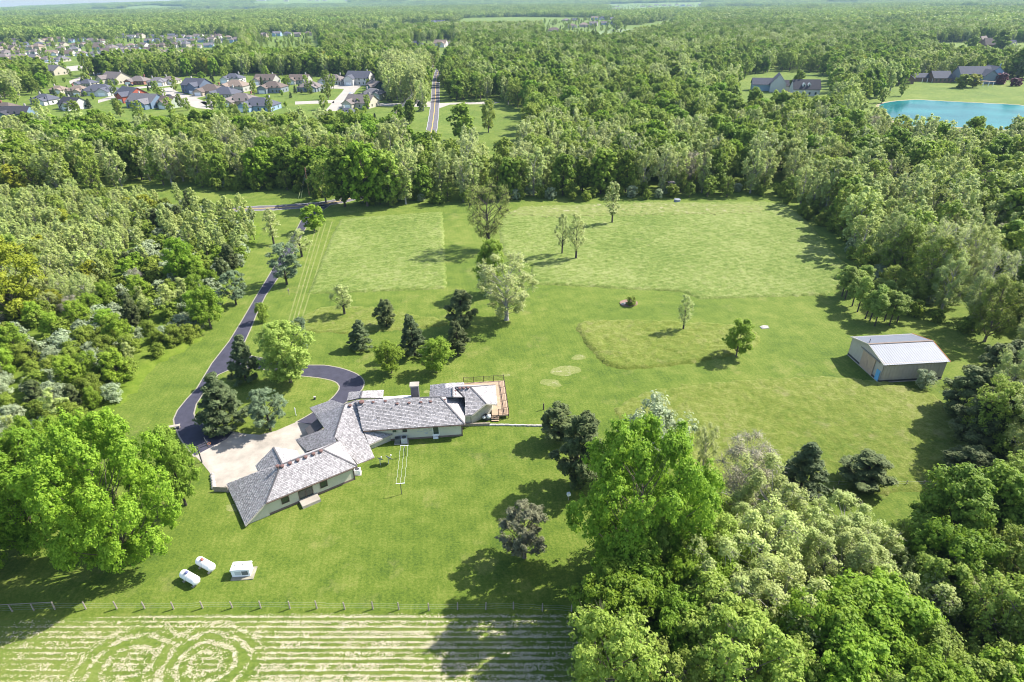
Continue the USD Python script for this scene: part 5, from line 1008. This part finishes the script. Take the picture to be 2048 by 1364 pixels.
tank((398, 1128), (430, 1146), 'rear white gas tank with reddish valve dome, nearer the house', 'red_cap'); tank((366, 1154), (400, 1173), 'front white gas tank with dark blue valve dome, nearer the trees', 'blue_cap')
c = G(486, 1148); t = thing('generator', 'white standby generator box on a pinkish concrete pad', 'generator', c, math.radians(4))
obj('pad', MB().box((.15, 0, .05), (2.6, 1.85, .14), 0), 'kerb_edge', t); obj('case', MB().box((0, .1, .68), (2.1, 1.15, 1.1), 0, -.03), 'white_paint', t); obj('lid', MB().box((0, .1, 1.28), (2.3, 1.35, .12), 0, .06), 'white_paint', t)
obj('louvre', MB().box((-.3, -.50, .7), (.7, .05, .5), 0), 'ac_grey', t); obj('louvre', MB().box((.5, -.50, .7), (.7, .05, .6), 0), 'ac_dark', t); 
for x in (-.7, .15): obj('lifting_eye', MB().tube([(x, .2, 1.33), (x, .2, 1.40)], .07, 8), 'metal_dark', t)
# wire fence
FB = [(-60, 1228), (-30, 1226), (25, 1223), (68, 1221), (110, 1219), (172, 1218), (234, 1217.5), (289.5, 1217), (347.5, 1218), (405.5, 1216), (465, 1215.5), (521.5, 1216), (580, 1217), (634, 1217), (690, 1218), (746, 1218), (798, 1219), (858, 1220.5), (915, 1219), (971.5, 1219), (1027, 1218), (1085, 1222), (1143, 1223), (1200, 1224)]
fence = thing('wire_fence', 'wire fence on weathered wooden posts along the cut hay field', 'fence'); rs = np.random.default_rng(8)
fp = [G(*p) for p in FB]; tops = []
for p in fp:
    l = rs.normal(0, .03, 2); tp = p + [l[0], l[1], 1.2 + rs.uniform(-.06, .08)]; tops.append(tp); obj('post', MB().tube([p - [0, 0, .2], (p + tp) / 2, tp], [.085, .08, .07], 7), 'old_wood', fence)
for h in (.35, .7, 1.05): obj('wire', MB().tube([p + (t_ - p) * h / 1.2 + [0, -.09, 0] for p, t_ in zip(fp, tops)], .006, 4), 'wire_grey', fence)
obj('rail', MB().tube([fp[0] + [0, .09, 1.1], fp[2] + [0, .09, 1.1], fp[4] + [0, .09, 1.12]], .05, 6), 'old_wood', fence)
f2 = thing('short_fence', 'short low fence line crossing the grass below the yellowish meadow', 'fence'); A_, B_ = G(1608, 971), G(1880, 970)
for k in range(9): p = A_ + (B_ - A_) * k / 8; obj('post', MB().tube([p, p + [0, 0, .9]], .05, 6), 'old_wood', f2)
for h in (.3, .75): obj('wire', MB().tube([A_ + [0, -.06, h], B_ + [0, -.06, h]], .012, 4), 'wire_grey', f2)
obj('bottom_board', MB().bar(A_ + [0, .07, .1], B_ + [0, .07, .1], .06, .16), 'old_wood', f2)
# clothes line
t = thing('clothes_line', 'T-shaped clothes line poles with three white lines on the back lawn', 'clothes line'); pn, pf = G(803.4, 988.2), G(811, 911.5); d = pf - pn; d /= np.linalg.norm(d); s = np.array([d[1], -d[0], 0]); HL = 1.95
for p in (pn, pf): obj('pole', MB().tube([p - [0, 0, .1], p + [0, 0, HL]], .05, 8), 'metal_dark', t); obj('cross_arm', MB().bar(p + s * -.62 + [0, 0, HL], p + s * .62 + [0, 0, HL], .07), 'white_paint', t)
for o in (-.55, 0, .55): obj('line', MB().tube([pn + s * o + [0, 0, HL + .03], (pn + pf) / 2 + s * o + [0, 0, HL - .12], pf + s * o + [0, 0, HL + .03]], .011, 4), 'white_paint', t)
def dish(b, label, R, face):
    t = thing('satellite_dish', label, 'satellite dish', G(*b), face, 'satellite dishes on the back lawn'); n = 14; pr = np.linspace(0, 1, 6)
    obj('mast', MB().tube([(0, 0, 0), (0, 0, .95)], .045, 8), 'ac_grey', t); v, f = [], []
    for r in pr:
        for k in range(n): a = k * 2 * math.pi / n; v.append((R * r * math.cos(a), R * r * math.sin(a), .28 * R * r * r))
    for i in range(5):
        for k in range(n): f.append([i * n + k, i * n + (k + 1) % n, (i + 1) * n + (k + 1) % n, (i + 1) * n + k])
    v = np.array(v); v2 = v - [0, 0, .03]; tilt = math.radians(52); Rm = np.array([[math.cos(tilt), 0, math.sin(tilt)], [0, 1, 0], [-math.sin(tilt), 0, math.cos(tilt)]])
    f = np.array(f); mb = MB().add(np.vstack([v, v2]) @ Rm.T + [.08, 0, 1.0], np.vstack([f, f[:, ::-1] + len(v)])); obj('reflector', mb, 'dish', t, True)
    e = Rm @ np.array([0, 0, R * 1.05]); obj('feed_arm', MB().tube([(.08, 0, .75), e * [1, 1, 1] + [.08, 0, .8]], .025, 6), 'ac_grey', t); obj('feed_horn', MB().box(e + [.08, 0, .85], (.14, .12, .2), 0), 'white_paint', t)
dish((761, 930), 'smaller satellite dish on a short mast, nearer the roof', .48, 1.2); dish((777.5, 927.5), 'larger tilted satellite dish with white feed arm', .62, .9)
# basketball goal
t = thing('basketball_goal', 'black basketball goal on a pole at the edge of the concrete apron', 'basketball goal'); p = G(404.3, 925); bd_ = np.array([.80, .60, 0]); HB_ = 3.1
obj('pole', MB().bar(p - [0, 0, .1], p + [0, 0, HB_], .13), 'metal_dark', t); e = p + bd_ * 1.3 + [0, 0, HB_ - .05]; obj('arm', MB().bar(p + [0, 0, HB_ - .05], e, .09).bar(p + [0, 0, HB_ - .5], e - [0, 0, .4], .07), 'metal_dark', t)
sd_ = np.array([-bd_[1], bd_[0], 0]); obj('backboard', MB().bar(e - sd_ * .8 + [0, 0, .05], e + sd_ * .8 + [0, 0, .05], .06, 1.0), 'metal_dark', t); ang = np.linspace(0, 2 * math.pi, 15); hc = e + bd_ * .35 + [0, 0, -.3]; obj('hoop', MB().tube([hc + [.23 * math.cos(a), .23 * math.sin(a), 0] for a in ang], .02, 5), 'rust_trim', t)
# bench, posts, boxes, lamp
p = G(346, 858); t = thing('bench', 'small pale-topped bench beside the driveway bend', 'bench', p, .3); obj('seat', MB().box((.3, 0, .55), (1.7, .6, .08), 0), 'concrete', t)
for x in (-.4, 1.0): obj('leg', MB().box((x, 0, .26), (.1, .5, .52), 0), 'old_wood', t)
def post(nm, label, cat, b, h, m, top=None, r=.06):
    p = G(*b); t = thing(nm, label, cat, p); obj('post', MB().tube([(0, 0, -.1), (0, 0, h)], r, 8), m, t)
    if top: obj(top[0], MB().box((0, 0, h + top[1] / 2 - .02), (top[2], top[2], top[1]), .3, top[3]), top[4], t)
post('yard_lamp', 'slim white lamp post on the grass inside the driveway loop', 'lamp', (592.2, 831), 1.25, 'white_paint', ('lantern', .3, .2, .3, 'white_paint'))
post('well_cap', 'short dark well pipe with pale cap inside the driveway loop', 'well cap', (630, 798.5), .45, 'metal_dark', ('cap', .12, .4, .1, 'stone'), .18)
post('marker_post', 'short brown post on the lawn left of the round cedar', 'post', (1087, 819.5), 1.25, 'trim_brown', None, .1)
post('bird_house', 'small bird box on a post beside the upper driveway', 'bird box', (578.5, 590), 1.1, 'old_wood', ('box', .45, .3, .15, 'old_wood'))
post('mail_post', 'white marker on the lawn edge at the black-green cedar', 'post', (1137, 1000), .9, 'old_wood', ('box', .4, .45, .1, 'white_paint'))
p = G(1529, 655); t = obj('cover_slab', MB().box(p + [0, 0, .06], (1.7, 1.1, .14), .2, .1).box(p + [-.3, .1, .15], (.5, .4, .12), .6), 'stone', label='pale concrete cover slab in the lawn near the bright pointed tree', cat='slab')
# mulch bed with logs
b_ = Polygon(smooth_closed([G2(*p) for p in [(1238, 605), (1248, 600), (1268, 599), (1277, 606), (1272, 612), (1252, 614), (1242, 611)]])); t = thing('mulch_bed', 'round brown mulch bed with pale stones in the middle of the lawn', 'flower bed'); obj('mulch', MB().prism(b_, -.05, .14), 'mulch', t); rs = np.random.default_rng(4)
for k in range(9): c = G(1246 + k * 2.6, 609.5 - 3.2 * math.sin(k / 8 * 3.1) * .6); obj('stone', MB().tm(ico(.25 + .15 * rs.random(), c + [0, 0, .2], (1.3, .8, .7), 1)), 'stone', t, True)
# utility poles and wires
poles = [((619, 390.5), 9.6), ((796, 259), 9.5), ((868, 152), 10)]; tp = []
for k, ((x, y), h) in enumerate(poles):
    p = G(x, y); t = thing('utility_pole', ['red-brown wooden utility pole beside the road bend', 'wooden utility pole on the lawn left of the straight road', 'wooden utility pole at the far end of the straight road'][k], 'utility pole', p); obj('pole', MB().tube([(0, 0, -.3), (0, 0, h)], [.19, .13], 8), 'pole_wood', t)
    for dz in (-.2, -1.4, -2.6): obj('insulator', MB().tube([(.14, .1, h + dz - .1), (.14, .1, h + dz + .1)], .06, 6), 'stone', t)
    tp.append(p + [0, 0, h])
pl = thing('power_line', 'four thin overhead wires running from the red-brown pole into the trees', 'power line')
for a, b in zip(tp, tp[1:]):
    for dz, s in ((-.2, .2), (-.8, .2), (-1.4, .2), (-2.6, .2)):
        o = np.array([s * math.cos(.9), s * math.sin(.9), dz]); u = np.linspace(0, 1, 14)[:, None]; obj('wire', MB().tube(a + o + (b - a) * u - np.array([0, 0, 1.6]) * (4 * u * (1 - u)), .022, 4), 'wire_grey', pl)
for k, (x, y, x2, y2) in enumerate(((596.5, 397.5, 599, 388), (602, 396, 604.5, 386.5))):
    p = G(x, y); q = tp[0] + [0, 0, -1.5]; t = thing('guy_wire', ['left', 'right'][k] + ' guy wire with pale yellow guard beside the utility pole', 'guy wire'); dd = (q - p) / np.linalg.norm(q - p); obj('wire', MB().tube([p, q], .015, 4), 'wire_grey', t); obj('guard', MB().tube([p, p + dd * 2.6], .07, 6), 'yellow_plastic', t)
# hunting stand and tub by the wood
p = G(1339.5, 389); t = thing('hunting_stand', 'brown box blind on stilts at the edge of the wood', 'hunting stand', p)
for x in (-.8, .8):
    for y in (-.7, .7): obj('leg', MB().bar((x * 1.2, y * 1.2, 0), (x, y, 2.3), .12), 'old_wood', t)
obj('cabin', MB().box((0, 0, 3.3), (1.9, 1.7, 2.0), 0), 'roof_brown', t); obj('roof', MB().box((0, -.05, 4.36), (2.3, 2.1, .12), 0), 'roof_taupe', t); obj('opening', MB().box((0, -.86, 3.5), (1.1, .05, .45), 0), 'metal_dark', t)
p = G(1354, 404); t = thing('water_tub', 'dark round tub standing on the grass by the wood', 'tub', p); obj('tub', MB().tube([(0, 0, 0), (0, 0, .95), (0, 0, 1.0)], [.95, 1.1, 1.0], 18), 'blue_grey', t)
# fallen branches under the bare tree
t = thing('fallen_branches', 'heap of broken bare branches under the bare grey-brown tree', 'branches', G(1455, 1012)); rs = np.random.default_rng(14)
for k in range(16):
    a = rs.uniform(0, 6.28); L = rs.uniform(1.2, 4.0); s = np.array([rs.uniform(-2.4, 2.4), rs.uniform(-1.2, 1.4), rs.uniform(.1, .7)]); e = s + [L * math.cos(a), L * math.sin(a) * .7, rs.uniform(-.1, 1.2)]; obj('branch', MB().tube([s, (s + e) / 2 + [0, 0, .15], e], [.10, .07, .03], 5), 'bark_pale' if k % 3 else 'pole_wood', t)
# cut hay lying in rows
rs = np.random.default_rng(30); n = 460000
x0, y0, x1, y1 = cut.bounds; q = np.c_[rs.uniform(-60, 26, n), rs.uniform(27, y1, n)]; q = q[shapely.contains_xy(cut, q[:, 0], q[:, 1])]
pp = pix(np.c_[q, 0 * q[:, 0]]); row_ = (q[:, 1] - q[:, 0] * -.012) ; nz = meshkit.fbm(np.c_[q / 1.6, 0 * row_], 3, 2); fine = meshkit.fbm(np.c_[q * [.9, 2.2], 0 * row_], 3, 6)
ph = (row_ + .12 * (nz - .5)) / .62
band = np.clip(1.5 * np.cos(2 * math.pi * ph) - .05, 0, 1) * np.where(np.floor(ph + .5) % 2 == 0, 1.0, .7) + .35 * np.clip(np.cos(2 * math.pi * (ph / 2 - .25)) - .2, 0, 1)
dens = np.clip(band * (.55 + .9 * fine) + (fine - .62) * .9, 0, 1)
for cx_, cy_, rmax in ((262, 1335, 7.5), (408, 1330, 6.8)):   # where the mower turned
    c = G2(cx_, cy_); r = np.hypot(*(q - c).T * np.array([[1.], [1.25]])); w = np.clip((rmax - r + 2.5 * (nz - .5)) / 2.2, 0, 1) * np.clip(.25 + r / 4, 0, 1); r = r + .9 * (nz - .5) + .25 * np.sin(3 * np.arctan2(*(q - c).T)); dens = dens * (1 - w) + w * np.clip(np.clip(1.3 * np.cos(2 * math.pi * r / 1.5) + .1, 0, 1) * (.25 + 1.0 * fine) + (fine - .58) * 1.0, 0, 1) * .7
edge = np.clip((1180 - pp[:, 0]) / 120, 0, 1) * np.clip((pp[:, 0] + 40 + (pp[:, 1] - 1240) * .2) / 330, .12, 1) * np.clip((pp[:, 1] - 1222 - np.clip(330 - pp[:, 0], 0, 330) * .06) / 18, 0, 1)
keep = rs.random(len(q)) < dens * edge * .85; q = q[keep]; m = len(q); a = rs.normal(0, .9, m); L, wd = rs.uniform(.05, .13, m), rs.uniform(.02, .05, m)
u = np.c_[np.cos(a), np.sin(a), rs.normal(0, .12, m)] * L[:, None]; vv = np.c_[-np.sin(a), np.cos(a), rs.normal(0, .2, m)] * wd[:, None]; c = np.c_[q, .05 + .05 * rs.random(m)]
v = np.stack([c - u, c + vv, c + u, c - vv], 1).reshape(-1, 3); f = np.arange(m)[:, None] * 4 + [[0, 1, 2, 3]]
rnd(obj('hay_rows', (v, f), 'straw', kind='stuff', label='pale dry cut hay lying in rows and swirls on the cut field', cat='hay'), np.repeat(rs.random(m), 4))
# ------------------------------------------------------------------ haze: even air over the whole landscape
MAT['haze'] = usdkit.material(stage, '/World/Looks/haze', {'v': ('principled_volume', {'color': (.50, .74, 1.0), 'density': HAZE, 'anisotropy': .2})}, volume='v.volume')
if HAZE: obj('haze', MB().box([0, 0, 60], (18400, 18400, 170), 0), 'haze', kind='stuff', label='thin bluish summer haze over the whole landscape')
